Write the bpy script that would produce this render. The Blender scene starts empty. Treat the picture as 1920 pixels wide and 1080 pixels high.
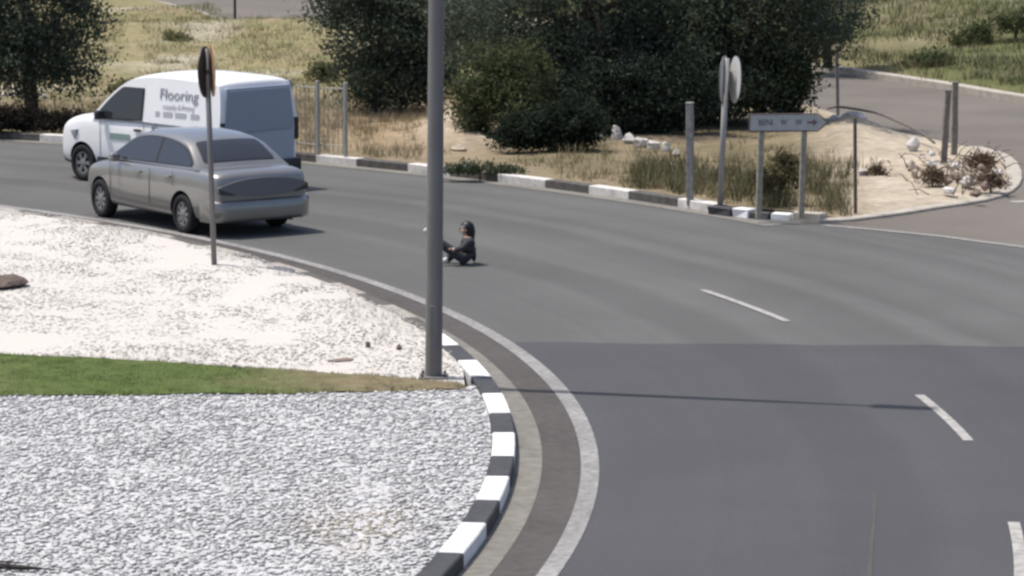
import bpy, bmesh, math, random
import numpy as np
from mathutils import Vector, Matrix, Euler
from mathutils.geometry import delaunay_2d_cdt

random.seed(7)
RNG = np.random.default_rng(11)
S = bpy.context.scene
COL = S.collection
R = math.radians
CX, CY = -26.82, 29.215                   # centre of the roundabout

# ------------------------------------------------------------------ camera, light
CAM_H, FPX, HORIZON = 5.7, 6000.0, -310.0
TILT = math.atan((540 - HORIZON) / FPX)
cam = bpy.data.cameras.new('camera')
cam.lens = FPX / 1920 * 36
cam.sensor_width = 36
cam.clip_end = 5000
camo = bpy.data.objects.new('camera', cam)
COL.objects.link(camo)
camo.location = (0, 0, CAM_H)
camo.rotation_euler = (math.pi / 2 - TILT, 0, 0)
S.camera = camo

SUN_EL = R(69)
SH = Vector((0.967, -0.255))              # direction shadows fall on the ground
w = bpy.data.worlds.new('World')
S.world = w
w.use_nodes = True
nt = w.node_tree
sky = nt.nodes.new('ShaderNodeTexSky')
sky.sky_type = 'NISHITA'
sky.sun_disc = False
sky.air_density = 0.8
sky.dust_density = 3.0
sky.sun_elevation = SUN_EL
sky.sun_rotation = math.atan2(-SH.x, -SH.y) % (2 * math.pi)
nt.links.new(sky.outputs[0], nt.nodes['Background'].inputs[0])
nt.nodes['Background'].inputs[1].default_value = 0.145
sl = bpy.data.lights.new('sun', 'SUN')
sl.energy = 3.6
sl.angle = R(0.5)
sl.color = (1.0, 0.945, 0.875)
so = bpy.data.objects.new('sun', sl)
COL.objects.link(so)
so.location = (-30, 30, 60)
d = Vector((SH.x * math.cos(SUN_EL), SH.y * math.cos(SUN_EL), -math.sin(SUN_EL)))
so.rotation_euler = d.to_track_quat('-Z', 'Y').to_euler()
S.view_settings.view_transform = 'Standard'
S.view_settings.look = 'None'
S.view_settings.exposure = 0.22
S.view_settings.gamma = 1
S.view_settings.use_curve_mapping = False
S.cycles.filter_width = 2.7
S.cycles.max_bounces = 6


def G(px, py, z=0.0):
    """survey: the point at height z that the photograph shows at pixel px, py"""
    u = (px - 960) / FPX
    v = (py - 540) / FPX
    c, s = math.cos(TILT), math.sin(TILT)
    k = (z - CAM_H) / (-s - v * c)
    return Vector((u * k, (c - v * s) * k, z))




def P(r, deg, z=0.0):
    return Vector((CX + r * math.cos(R(deg)), CY + r * math.sin(R(deg)), z))


# ------------------------------------------------------------------ materials
MATS = {}


def mat(name, col, rough=0.7, var=0.0, scale=8.0, col2=None, bump=0.0, bscale=None, metal=0.0, spec=0.4, attr=None,
        coat=0.0, detail=6.0, big=0.0, bigscale=0.4, lane=0.0, fleck=0.0, translucent=0.0):
    if name in MATS:
        return MATS[name]
    m = bpy.data.materials.new(name)
    m.use_nodes = True
    n, l = m.node_tree.nodes, m.node_tree.links
    b = n['Principled BSDF']
    b.inputs['Roughness'].default_value = rough
    b.inputs['Metallic'].default_value = metal
    b.inputs['Specular IOR Level'].default_value = spec
    b.inputs['Coat Weight'].default_value = coat
    geo = n.new('ShaderNodeNewGeometry')
    cur = None
    if attr:
        a = n.new('ShaderNodeAttribute')
        a.attribute_name = attr
        cur = a.outputs['Color']
    else:
        rgb = n.new('ShaderNodeRGB')
        rgb.outputs[0].default_value = (*col, 1)
        cur = rgb.outputs[0]

    def noise(sc, det):
        t = n.new('ShaderNodeTexNoise')
        t.inputs['Scale'].default_value = sc
        t.inputs['Detail'].default_value = det
        t.inputs['Roughness'].default_value = 0.6
        l.new(geo.outputs['Position'], t.inputs['Vector'])
        return t

    if var or col2:
        t = noise(scale, detail)
        ramp = n.new('ShaderNodeMapRange')
        ramp.inputs[1].default_value = 0.32
        ramp.inputs[2].default_value = 0.68
        l.new(t.outputs['Fac'], ramp.inputs[0])
        mx = n.new('ShaderNodeMix')
        mx.data_type = 'RGBA'
        if col2:
            l.new(ramp.outputs[0], mx.inputs[0])
            l.new(cur, mx.inputs[6])
            mx.inputs[7].default_value = (*col2, 1)
        else:
            mx.blend_type = 'MULTIPLY'
            mx.inputs[0].default_value = 1
            r2 = n.new('ShaderNodeMapRange')
            r2.inputs[3].default_value = 1 - var
            r2.inputs[4].default_value = 1 + var
            l.new(ramp.outputs[0], r2.inputs[0])
            l.new(cur, mx.inputs[6])
            l.new(r2.outputs[0], mx.inputs[7])
        cur = mx.outputs[2]
    if big:
        t = noise(bigscale, 3)
        r2 = n.new('ShaderNodeMapRange')
        r2.inputs[1].default_value = 0.3
        r2.inputs[2].default_value = 0.7
        r2.inputs[3].default_value = 1 - big
        r2.inputs[4].default_value = 1 + big
        l.new(t.outputs['Fac'], r2.inputs[0])
        mx = n.new('ShaderNodeMix')
        mx.data_type = 'RGBA'
        mx.blend_type = 'MULTIPLY'
        mx.inputs[0].default_value = 1
        l.new(cur, mx.inputs[6])
        l.new(r2.outputs[0], mx.inputs[7])
        cur = mx.outputs[2]
    if lane:
        # polish and oil bands that follow the circling wheels
        sub = n.new('ShaderNodeVectorMath')
        sub.operation = 'SUBTRACT'
        l.new(geo.outputs['Position'], sub.inputs[0])
        sub.inputs[1].default_value = (CX, CY, 0)
        ln = n.new('ShaderNodeVectorMath')
        ln.operation = 'LENGTH'
        l.new(sub.outputs[0], ln.inputs[0])
        t2 = noise(0.18, 2)
        ad = n.new('ShaderNodeMath')
        ad.operation = 'MULTIPLY_ADD'
        l.new(t2.outputs['Fac'], ad.inputs[0])
        ad.inputs[1].default_value = 0.8
        l.new(ln.outputs['Value'], ad.inputs[2])
        t = n.new('ShaderNodeTexNoise')
        t.noise_dimensions = '1D'
        t.inputs['Scale'].default_value = 1.1
        t.inputs['Detail'].default_value = 3
        l.new(ad.outputs[0], t.inputs['W'])
        r2 = n.new('ShaderNodeMapRange')
        r2.inputs[1].default_value = 0.3
        r2.inputs[2].default_value = 0.7
        r2.inputs[3].default_value = 1 - lane
        r2.inputs[4].default_value = 1 + lane
        l.new(t.outputs['Fac'], r2.inputs[0])
        mx = n.new('ShaderNodeMix')
        mx.data_type = 'RGBA'
        mx.blend_type = 'MULTIPLY'
        mx.inputs[0].default_value = 1
        l.new(cur, mx.inputs[6])
        l.new(r2.outputs[0], mx.inputs[7])
        cur = mx.outputs[2]
    if fleck:
        # scattered small dark tar and oil spots
        t = noise(2.6, 5)
        r2 = n.new('ShaderNodeMapRange')
        r2.inputs[1].default_value = 0.66
        r2.inputs[2].default_value = 0.74
        r2.inputs[3].default_value = 1
        r2.inputs[4].default_value = 1 - fleck
        l.new(t.outputs['Fac'], r2.inputs[0])
        mx = n.new('ShaderNodeMix')
        mx.data_type = 'RGBA'
        mx.blend_type = 'MULTIPLY'
        mx.inputs[0].default_value = 1
        l.new(cur, mx.inputs[6])
        l.new(r2.outputs[0], mx.inputs[7])
        cur = mx.outputs[2]
    if translucent:
        tr_ = n.new('ShaderNodeBsdfTranslucent')
        l.new(cur, tr_.inputs['Color'])
        ms = n.new('ShaderNodeMixShader')
        ms.inputs[0].default_value = translucent
        l.new(b.outputs[0], ms.inputs[1])
        l.new(tr_.outputs[0], ms.inputs[2])
        l.new(ms.outputs[0], n['Material Output'].inputs['Surface'])
    l.new(cur, b.inputs['Base Color'])
    if bump:
        t = noise(bscale or scale * 3, 4)
        bp = n.new('ShaderNodeBump')
        bp.inputs['Strength'].default_value = bump
        bp.inputs['Distance'].default_value = 0.02
        l.new(t.outputs['Fac'], bp.inputs['Height'])
        l.new(bp.outputs['Normal'], b.inputs['Normal'])
    MATS[name] = m
    return m


ASPH = mat('asphalt_old', (0.1145, 0.1155, 0.1125), 0.88, 0.16, 38, bump=0.5, bscale=160, spec=0.2, big=0.08, bigscale=0.35, lane=0.10, fleck=0.12)
ASPH_NEW = mat('asphalt_new', (0.0765, 0.0775, 0.0835), 0.85, 0.14, 45, bump=0.4, bscale=180, spec=0.2, big=0.07, bigscale=0.3, lane=0.05, fleck=0.10)
ASPH_DUST = mat('asphalt_dusty', (0.088, 0.081, 0.077), 0.9, 0.16, 9, bump=0.4, bscale=120, spec=0.2, big=0.12, bigscale=0.9)
ASPH_SIDE = mat('asphalt_pale', (0.152, 0.137, 0.120), 0.9, 0.12, 20, bump=0.3, bscale=90, spec=0.2, big=0.12, bigscale=0.3)
CONC = mat('gutter_concrete', (0.19, 0.182, 0.162), 0.9, 0.2, 7, bump=0.4, bscale=60, spec=0.2, big=0.12, bigscale=1.2)
PAINT = mat('road_paint', (0.245, 0.24, 0.235), 0.8, 0.3, 14, spec=0.2, big=0.18, bigscale=1.0)
PAINT_OLD = mat('road_paint_worn', (0.34, 0.33, 0.31), 0.8, 0.3, 10, spec=0.3)
PAINT_FADE = mat('road_paint_faded', (0.24, 0.235, 0.225), 0.8, 0.3, 10, spec=0.3)
KW = mat('kerb_white', (0.74, 0.74, 0.73), 0.75, 0.10, 12, bump=0.3, bscale=40, spec=0.3)
KB = mat('kerb_black', (0.055, 0.055, 0.06), 0.7, 0.25, 12, bump=0.3, bscale=40, spec=0.3)
KB2 = mat('kerb_black_dusty', (0.105, 0.10, 0.092), 0.85, 0.3, 8, bump=0.3, bscale=40, spec=0.2)
KWORN = mat('kerb_worn', (0.33, 0.305, 0.275), 0.9, 0.3, 7, bump=0.4, bscale=40, spec=0.15)
KW2 = mat('kerb_white_dusty', (0.60, 0.58, 0.54), 0.85, 0.22, 7, bump=0.3, bscale=40, spec=0.2)
KPALE = mat('kerb_pale', (0.40, 0.37, 0.32), 0.8, 0.18, 5, bump=0.4, bscale=30, spec=0.2)
SOIL = mat('soil', (1, 1, 1), 0.95, 0.22, 5, attr='tint', bump=0.8, bscale=14, spec=0.1)
STONE = mat('pebble', (1, 1, 1), 0.8, attr='tint', spec=0.25)
BED_W = mat('gravel_bed_white', (0.53, 0.505, 0.465), 0.9, 0.10, 40, bump=0.35, bscale=70, spec=0.2)
BED_G = mat('gravel_bed_grey', (0.48, 0.48, 0.48), 0.9, 0.28, 24, bump=0.8, bscale=26, spec=0.2)
LEAF = mat('leaf', (1, 1, 1), 0.85, attr='tint', spec=0.08, translucent=0.42)
BLADE = mat('blade', (1, 1, 1), 0.7, attr='tint', spec=0.2)
BARK = mat('bark', (0.085, 0.065, 0.05), 0.95, 0.3, 9, bump=0.9, bscale=25, spec=0.1)
STEEL = mat('galvanised_steel', (0.18, 0.172, 0.165), 0.55, 0.08, 3, metal=0.15, spec=0.4)
STEEL_L = mat('light_steel', (0.42, 0.42, 0.43), 0.5, 0.08, 6, metal=0.2, spec=0.4)
STEEL_D = mat('dark_steel', (0.05, 0.05, 0.052), 0.5, 0.1, 5, metal=0.3)
WOODP = mat('weathered_wood', (0.34, 0.315, 0.25), 0.9, 0.25, 12, bump=0.5, bscale=40, spec=0.15)
ROCK = mat('pale_rock', (0.55, 0.53, 0.50), 0.9, 0.2, 6, bump=0.7, bscale=16, spec=0.2)
ROCKB = mat('brown_rock', (0.13, 0.10, 0.085), 0.9, 0.3, 8, bump=0.7, bscale=20, spec=0.2)
RUBBER = mat('rubber', (0.018, 0.018, 0.02), 0.8, spec=0.3)
GLASS = mat('tinted_glass', (0.030, 0.034, 0.044), 0.06, spec=0.6)
REARP = mat('van_rear_shaded_white', (0.36, 0.40, 0.48), 0.35, spec=0.5, coat=0.3)  # white rear of the van, its bluish shade put into the colour
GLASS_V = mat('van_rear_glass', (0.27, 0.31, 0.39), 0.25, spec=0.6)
SILVER = mat('silver_paint', (0.25, 0.247, 0.236), 0.34, metal=0.6, coat=1.0, spec=0.5, big=0.04, bigscale=3)
TRIM = mat('dark_trim', (0.03, 0.03, 0.033), 0.6)
TAILP = mat('tail_shade_panel', (0.13, 0.13, 0.135), 0.45)  # boot face darkened in colour to stand for its shade
TAILR = mat('tail_lamp', (0.022, 0.010, 0.011), 0.25, spec=0.6)
WHITEP = mat('white_paint', (0.84, 0.84, 0.84), 0.35, coat=0.4, spec=0.5, big=0.03, bigscale=3)
RIM = mat('wheel_rim', (0.30, 0.30, 0.30), 0.45, metal=0.5)
INK = mat('ink_dark', (0.27, 0.28, 0.32), 0.6)
INK2 = mat('ink_grey', (0.54, 0.55, 0.57), 0.6)
INKG = mat('ink_green', (0.25, 0.33, 0.31), 0.6)


# ------------------------------------------------------------------ object helpers
def put(o, parent=None):
    COL.objects.link(o)
    if parent:
        o.parent = parent
    return o


def tag(o, label=None, cat=None, group=None, kind=None):
    for k, v in (('label', label), ('category', cat), ('group', group), ('kind', kind)):
        if v:
            o[k] = v
    return o


def thing(name, label, cat, loc=(0, 0, 0), rz=0.0, group=None):
    o = bpy.data.objects.new(name, None)
    o.empty_display_size = 0.2
    o.location = loc
    o.rotation_euler = (0, 0, rz)
    put(o)
    return tag(o, label, cat, group)


def obj(name, bm, m, parent=None, smooth=False, kind=None):
    me = bpy.data.meshes.new(name)
    bm.normal_update()
    bm.to_mesh(me)
    bm.free()
    for x in (m if isinstance(m, (list, tuple)) else [m]):
        me.materials.append(x)
    if smooth:
        me.polygons.foreach_set('use_smooth', [True] * len(me.polygons))
    o = put(bpy.data.objects.new(name, me), parent)
    if kind:
        o['kind'] = kind
    return o


def fastmesh(name, v, f, m, parent=None, tint=None, kind=None):
    """v (n,3), f (k,c) numpy; tint: colour per vertex"""
    me = bpy.data.meshes.new(name)
    v = np.ascontiguousarray(v, dtype=np.float32)
    f = np.ascontiguousarray(f, dtype=np.int32)
    c = f.shape[1]
    me.vertices.add(len(v))
    me.vertices.foreach_set('co', v.ravel())
    me.loops.add(f.size)
    me.loops.foreach_set('vertex_index', f.ravel())
    me.polygons.add(len(f))
    me.polygons.foreach_set('loop_start', np.arange(0, f.size, c, dtype=np.int32))
    me.update(calc_edges=True)
    if tint is not None:
        a = me.attributes.new('tint', 'FLOAT_COLOR', 'POINT')
        t = np.ones((len(v), 4), dtype=np.float32)
        t[:, :3] = tint
        a.data.foreach_set('color', t.ravel())
    me.materials.append(m)
    o = put(bpy.data.objects.new(name, me), parent)
    if kind:
        o['kind'] = kind
    return o


def box(bm, c, s, rot=None):
    M = Matrix.Translation(c) @ (rot.to_matrix().to_4x4() if rot else Matrix()) @ Matrix.Diagonal((*s, 1))
    return bmesh.ops.create_cube(bm, size=1, matrix=M)['verts']


def tube(bm, pts, radii, n=10, caps=True):
    """tapered tube through points"""
    pts = [Vector(p) for p in pts]
    if not isinstance(radii, (list, tuple)):
        radii = [radii] * len(pts)
    rings = []
    up = None
    for i, p in enumerate(pts):
        t = (pts[min(i + 1, len(pts) - 1)] - pts[max(i - 1, 0)]).normalized()
        if up is None:
            up = Vector((0, 0, 1)) if abs(t.z) < 0.9 else Vector((1, 0, 0))
        a = t.cross(up).normalized()
        up = a.cross(t).normalized()
        rings.append([bm.verts.new(p + radii[i] * (math.cos(2 * math.pi * k / n) * a + math.sin(2 * math.pi * k / n) * up)) for k in range(n)])
    for r0, r1 in zip(rings, rings[1:]):
        for k in range(n):
            bm.faces.new((r0[k], r0[(k + 1) % n], r1[(k + 1) % n], r1[k]))
    if caps:
        bm.faces.new(rings[0][::-1])
        bm.faces.new(rings[-1])


def prism(bm, poly, thick):
    """extrude a 3-D planar polygon (list of Vectors) along thick Vector"""
    a = [bm.verts.new(p) for p in poly]
    b = [bm.verts.new(Vector(p) + thick) for p in poly]
    n = len(a)
    bm.faces.new(a)
    bm.faces.new(b[::-1])
    for i in range(n):
        bm.faces.new((a[i], b[i], b[(i + 1) % n], a[(i + 1) % n]))
    bmesh.ops.recalc_face_normals(bm, faces=bm.faces)


def bevel(bm, w, seg=2, ang=30):
    es = [e for e in bm.edges if len(e.link_faces) == 2 and e.calc_face_angle(0) > R(ang)]
    if es:
        bmesh.ops.bevel(bm, geom=es, offset=w, segments=seg, profile=0.6, affect='EDGES', clamp_overlap=True)


def arc_sheet(name, r0, r1, a0, a1, z, m, step=1.0, kind='structure'):
    n = max(2, int(abs(a1 - a0) / step) + 1)
    bm = bmesh.new()
    prev = None
    for i in range(n + 1):
        a = a0 + (a1 - a0) * i / n
        cur = (bm.verts.new(P(r0, a, z)), bm.verts.new(P(r1, a, z)))
        if prev:
            bm.faces.new((prev[0], prev[1], cur[1], cur[0]))
        prev = cur
    bmesh.ops.recalc_face_normals(bm, faces=bm.faces)
    for f in bm.faces:
        if f.normal.z < 0:
            f.normal_flip()
    return obj(name, bm, m, kind=kind)


def flat(name, pts, z, m, kind='structure'):
    bm = bmesh.new()
    f = bm.faces.new([bm.verts.new((p[0], p[1], z)) for p in pts])
    bm.normal_update()
    if f.normal.z < 0:
        f.normal_flip()
    bmesh.ops.triangulate(bm, faces=bm.faces)
    return obj(name, bm, m, kind=kind)


def strip(name, pts, width, z, m, kind='structure'):
    bm = bmesh.new()
    prev = None
    for i, p in enumerate(pts):
        t = (Vector(pts[min(i + 1, len(pts) - 1)][:2]) - Vector(pts[max(i - 1, 0)][:2])).normalized()
        nn = Vector((-t.y, t.x)) * width / 2
        cur = (bm.verts.new((p[0] + nn.x, p[1] + nn.y, z)), bm.verts.new((p[0] - nn.x, p[1] - nn.y, z)))
        if prev:
            bm.faces.new((prev[0], prev[1], cur[1], cur[0]))
        prev = cur
    bm.normal_update()
    for f in bm.faces:
        if f.normal.z < 0:
            f.normal_flip()
    return obj(name, bm, m, kind=kind)


def inside(poly, x, y):
    """vectorised point in polygon"""
    px = np.array([p[0] for p in poly])
    py = np.array([p[1] for p in poly])
    r = np.zeros(len(x), bool)
    j = len(px) - 1
    for i in range(len(px)):
        c = ((py[i] > y) != (py[j] > y)) & (x < (px[j] - px[i]) * (y - py[i]) / (py[j] - py[i] + 1e-12) + px[i])
        r ^= c
        j = i
    return r


def vnoise(x, y, f, seed=0):
    """smooth value noise in [-1, 1]"""
    x, y = np.asarray(x) * f, np.asarray(y) * f
    xi, yi = np.floor(x).astype(int), np.floor(y).astype(int)
    u, v = x - xi, y - yi
    u, v = u * u * (3 - 2 * u), v * v * (3 - 2 * v)

    def h(a, b):
        q = np.sin(a * 127.1 + b * 311.7 + seed * 74.7) * 43758.5453
        return (q - np.floor(q)) * 2 - 1
    return (h(xi, yi) * (1 - u) + h(xi + 1, yi) * u) * (1 - v) + (h(xi, yi + 1) * (1 - u) + h(xi + 1, yi + 1) * u) * v


def to_px(x, y, z=0.0):
    c, s = math.cos(TILT), math.sin(TILT)
    dz = z - CAM_H
    fwd = y * c - dz * s
    up = y * s + dz * c
    return 960 + FPX * x / fwd, 540 - FPX * up / fwd


def terrain(name, poly, height, tint, m, near=0.4, kind='structure', box_near=(-13, 12, 44, 80)):
    """triangulated ground inside a polygon with real height and soil colour per vertex"""
    xs = [p[0] for p in poly]
    ys = [p[1] for p in poly]
    pts = [Vector((p[0], p[1])) for p in poly]
    nb = len(pts)
    gx, gy = np.meshgrid(np.arange(box_near[0], box_near[1], near), np.arange(box_near[2], box_near[3], near))
    q = [np.stack([gx.ravel(), gy.ravel()], 1)]
    gx, gy = np.meshgrid(np.arange(min(xs), max(xs), 3.0), np.arange(min(ys), max(ys), 3.0))
    c = np.stack([gx.ravel(), gy.ravel()], 1)
    k = (c[:, 0] > box_near[0]) & (c[:, 0] < box_near[1]) & (c[:, 1] > box_near[2]) & (c[:, 1] < box_near[3])
    q.append(c[~k])
    q = np.concatenate(q)
    q = q + RNG.uniform(-0.12, 0.12, q.shape)
    q = q[inside(poly, q[:, 0], q[:, 1])]
    pa = np.array([[p[0], p[1]] for p in poly])
    pts += [Vector((a, b)) for a, b in q]
    vo, eo, fo, *_ = delaunay_2d_cdt(pts, [], [list(range(nb))], 1, 1e-5)
    v = np.array([[p.x, p.y] for p in vo])
    d = np.full(len(v), 1e9)
    for i in range(len(pa)):
        a, b = pa[i], pa[(i + 1) % len(pa)]
        t = np.clip(((v - a) @ (b - a)) / ((b - a) @ (b - a) + 1e-9), 0, 1)
        d = np.minimum(d, np.hypot(*(v - (a + t[:, None] * (b - a))).T))
    z = height(v[:, 0], v[:, 1], d)
    f = np.array([list(t) for t in fo if len(t) == 3])
    A, B, C_ = v[f[:, 0]], v[f[:, 1]], v[f[:, 2]]
    cr = (B[:, 0] - A[:, 0]) * (C_[:, 1] - A[:, 1]) - (B[:, 1] - A[:, 1]) * (C_[:, 0] - A[:, 0])
    f[cr < 0] = f[cr < 0][:, ::-1]
    return fastmesh(name, np.column_stack([v, z]), f, m, tint=tint(v[:, 0], v[:, 1]), kind=kind)


# ------------------------------------------------------------------ ground and roads
flat('ground', [(-900, -200), (900, -200), (900, 1600), (-900, 1600)], -0.05, mat('dry_earth', (0.20, 0.17, 0.11), 0.95, 0.3, 0.5, bump=0.5, bscale=3))
flat('road', [(-75, -15), (60, -15), (60, 190), (-75, 190)], 0.0, ASPH)
# newer, darker asphalt laid over the near half of the ring
pe0, pe1 = G(960, 642), G(1925, 650)
edge_y = lambda x: pe0.y + (pe1.y - pe0.y) * (x - pe0.x) / (pe1.x - pe0.x)
pp = [P(27.62, a) for a in np.arange(-40, 14.0, 1.5)]
a_end = math.degrees(math.asin((edge_y(0.0) - CY) / 27.62))
pp.append(P(27.62, a_end))
pp += [Vector((x, edge_y(x) + random.uniform(-.02, .02) + .03 * math.sin(x * 3.1), 0)) for x in np.arange(pp[-1].x + .25, 14, .22)] + [Vector((14, edge_y(14)))] + [Vector((14, 5))]
flat('asphalt_patch', pp, 0.004, ASPH_NEW)
arc_sheet('gutter', 26.84, 27.10, -45, 80, 0.006, CONC)
arc_sheet('road_margin', 27.10, 27.50, -45, 80, 0.003, ASPH_DUST)
arc_sheet('road_line', 27.455, 27.62, -45, 80, 0.009, PAINT, step=0.5)
for a0, a1 in ((15.2, 20.3), (1.2, 5.8), (-10.6, -5.5), (-24.5, -19.5)):
    arc_sheet('lane_dash', 31.11, 31.21, a0, a1, 0.009, PAINT_OLD, step=0.5)
arc_sheet('gutter', 35.20, 35.52, 29.8, 95, 0.006, CONC)
strip('give_way_line', [G(x, y) for x, y in ((1545, 423), (1640, 431), (1760, 443), (1850, 455), (1930, 465), (2050, 486))], 0.16, 0.008, PAINT_FADE)
strip('edge_mark', [G(1895, 379), G(1960, 377)], 0.2, 0.008, PAINT_OLD)
strip('road_seam', [G(1640, 925), G(1638, 985), G(1632, 1045), G(1628, 1120)], 0.035, 0.0075, ASPH_DUST)

# side road that leaves the ring and climbs away behind the trees: pale old asphalt
side_near = [(1540, 419), (1600, 416), (1640, 411), (1700, 403), (1760, 393), (1810, 386), (1850, 379), (1880, 371), (1900, 361), (1912, 350), (1917, 338),
             (1916, 325), (1908, 308), (1895, 297), (1880, 290), (1840, 279), (1800, 271), (1760, 262), (1700, 249), (1640, 233), (1560, 213), (1500, 197), (1400, 176),
             (1200, 150), (1000, 128), (800, 103), (640, 84), (560, 76), (470, 62), (432, 46), (360, 24), (300, 9), (235, -6), (160, -22), (60, -42)]
side_far = [(2100, 222), (1960, 200), (1880, 188), (1760, 167), (1640, 149), (1510, 130), (1300, 97), (1000, 48), (800, 15), (640, -12), (500, -36), (380, -58), (200, -84)]
verge_edge = [G(x, y) for x, y in side_near]
far_edge = [G(x, y) for x, y in side_far]
sr = [p for p in verge_edge[9:]] + far_edge[::-1] + [Vector((15, 62, 0)), Vector((15, 47.5, 0)), G(1960, 470), G(1760, 444), G(1640, 432), G(1560, 424)]
sr_poly = [p + Vector((0, 0, 0)) for p in verge_edge[:9]]
flat('side_road', sr_poly + sr, 0.0035, ASPH_SIDE)

# ------------------------------------------------------------------ kerbs: single painted stones
def kerb_stone(r0, r1, a0, a1, h, m, parent):
    gap = math.degrees(0.006 / r1)
    bm = bmesh.new()
    q = [P(r0, a0 + gap), P(r0, (a0 + a1) / 2), P(r0, a1 - gap), P(r1, a1 - gap), P(r1, (a0 + a1) / 2), P(r1, a0 + gap)]
    j = random.uniform(-0.004, 0.004)
    prism(bm, [Vector((p.x, p.y, -0.03)) for p in q], Vector((0, 0, h + 0.03 + j)))
    es = [e for e in bm.edges if all(v.co.z > 0.02 for v in e.verts)]
    bmesh.ops.bevel(bm, geom=es, offset=0.012, segments=1, affect='EDGES', clamp_overlap=True)
    return obj('kerb_stone', bm, m, parent)


kerb = tag(thing('kerb', None, None), kind='structure')
bounds = [5.5, 3.15, 0.95, -1.55, -3.55, -5.7, -7.65, -10.0]
lo = [-10.0 - 2.23 * k for k in range(1, 9)]
hi = [5.5 + 2.23 * k for k in range(1, 34)]
allb = sorted(lo + bounds + hi)
i0 = allb.index(3.15)
for i in range(len(allb) - 1):
    kerb_stone(26.64, 26.85, allb[i], allb[i + 1], 0.13, (KW if allb[i] < 13 else KWORN) if (i - i0) % 2 == 0 else (KB if allb[i] < 13 else KB2), kerb)
kerb2 = tag(thing('kerb', None, None), kind='structure')
fb = [48.82, 47.2, 45.15, 43.39, 41.52, 39.58, 37.81, 36.17, 34.15, 32.65]
fb = [48.82 + 1.8 * k for k in range(22, 0, -1)] + fb
i0 = fb.index(48.82)
for i in range(len(fb) - 1):
    kerb_stone(35.50, 35.72, fb[i + 1], fb[i], 0.14, KW2 if (i - i0) % 2 == 0 else KB2, kerb2)
# worn irregular stones at the corner by the arrow sign
for (xa, ya, xb, yb, m) in ((1326, 402, 1368, 407, KB), (1372, 407, 1402, 410, KW), (1406, 410, 1440, 412, KB), (1444, 412, 1480, 414, KW), (1484, 414, 1538, 418, KPALE)):
    a, b = G(xa, ya), G(xb, yb)
    t = (b - a).normalized()
    n_ = Vector((-t.y, t.x, 0)) * 0.2
    bm = bmesh.new()
    z0 = Vector((0, 0, -0.03))
    prism(bm, [a + z0, b + z0, b + n_ + z0, a + n_ + z0], Vector((0, 0, random.uniform(0.12, 0.17))))
    for v in bm.verts:
        v.co += Vector((random.uniform(-.02, .02), random.uniform(-.02, .02), 0))
    bevel(bm, 0.015, 1)
    obj('kerb_stone', bm, m, kerb2)


def kerb_run(pts, wd, h, m, name='kerb_edge'):
    """cast kerb following a line of ground points"""
    bm = bmesh.new()
    rows = []
    for i, p in enumerate(pts):
        t = (pts[min(i + 1, len(pts) - 1)] - pts[max(i - 1, 0)])
        t.z = 0
        t.normalize()
        n_ = Vector((-t.y, t.x, 0))
        sec = [(0, -0.03), (0, h - 0.015), (0.015, h), (wd - 0.015, h), (wd, h - 0.02), (wd, -0.03)]
        rows.append([bm.verts.new(p + n_ * s + Vector((0, 0, z))) for s, z in sec])
    for a, b in zip(rows, rows[1:]):
        for k in range(5):
            bm.faces.new((a[k], a[k + 1], b[k + 1], b[k]))
    bm.faces.new(rows[0])
    bm.faces.new(rows[-1][::-1])
    bmesh.ops.recalc_face_normals(bm, faces=bm.faces)
    return obj(name, bm, m, kind='structure')


kerb_run(verge_edge[0:16], 0.26, 0.05, KPALE)
kerb_run(verge_edge[26:], 0.3, 0.14, mat('kerb_grey_pale', (0.40, 0.39, 0.36), 0.85, 0.2, 3))
kerb_run(far_edge[::-1], 0.30, 0.16, KPALE)

# ------------------------------------------------------------------ verge beyond the ring
vp = [P(35.70, a) for a in np.arange(86, 32.6, -0.9)] + [P(35.70, 32.65)]
inner = [G(1372, 402), G(1440, 407), G(1500, 411), G(1540, 414)]
ve = [p.copy() for p in verge_edge[1:]]
for i, p in enumerate(ve):
    t = ve[min(i + 1, len(ve) - 1)] - ve[max(i - 1, 0)]
    t.normalize()
    p += Vector((-t.y, t.x, 0)) * 0.17
VERGE = [(p.x, p.y) for p in vp + inner + ve] + [(-60, 150), (-60, 64.6)]


def g_h(x, y, d):
    k = np.clip(d / 0.8, 0, 1)
    px, py = to_px(x, y)
    mound = 0.55 * np.exp(-(((px - 865) / 55) ** 2 + ((py - 262) / 22) ** 2))       # heap of tan earth
    mound = mound + 0.22 * np.exp(-(((px - 1590) / 60) ** 2 + ((py - 262) / 26) ** 2))
    mound = mound + 0.16 * np.exp(-(((px - 1800) / 70) ** 2 + ((py - 325) / 25) ** 2))
    field = np.clip((y - 66) / 20, 0, 1) * 0.5 * (vnoise(x, y, 0.15, 3) + 0.6)
    tip = 1 / (1 + np.exp(-(px - 1545) / 14))
    return 0.115 - 0.085 * tip * (1 - np.clip(d / 0.6, 0, 1)) + k * (0.05 * vnoise(x, y, 0.9, 1) + 0.03 * vnoise(x, y, 2.3, 2) + mound + np.maximum(field, -0.05))


def mixc(a, b, t):
    t = np.clip(t, 0, 1)[:, None]
    return a * (1 - t) + b * t


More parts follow.
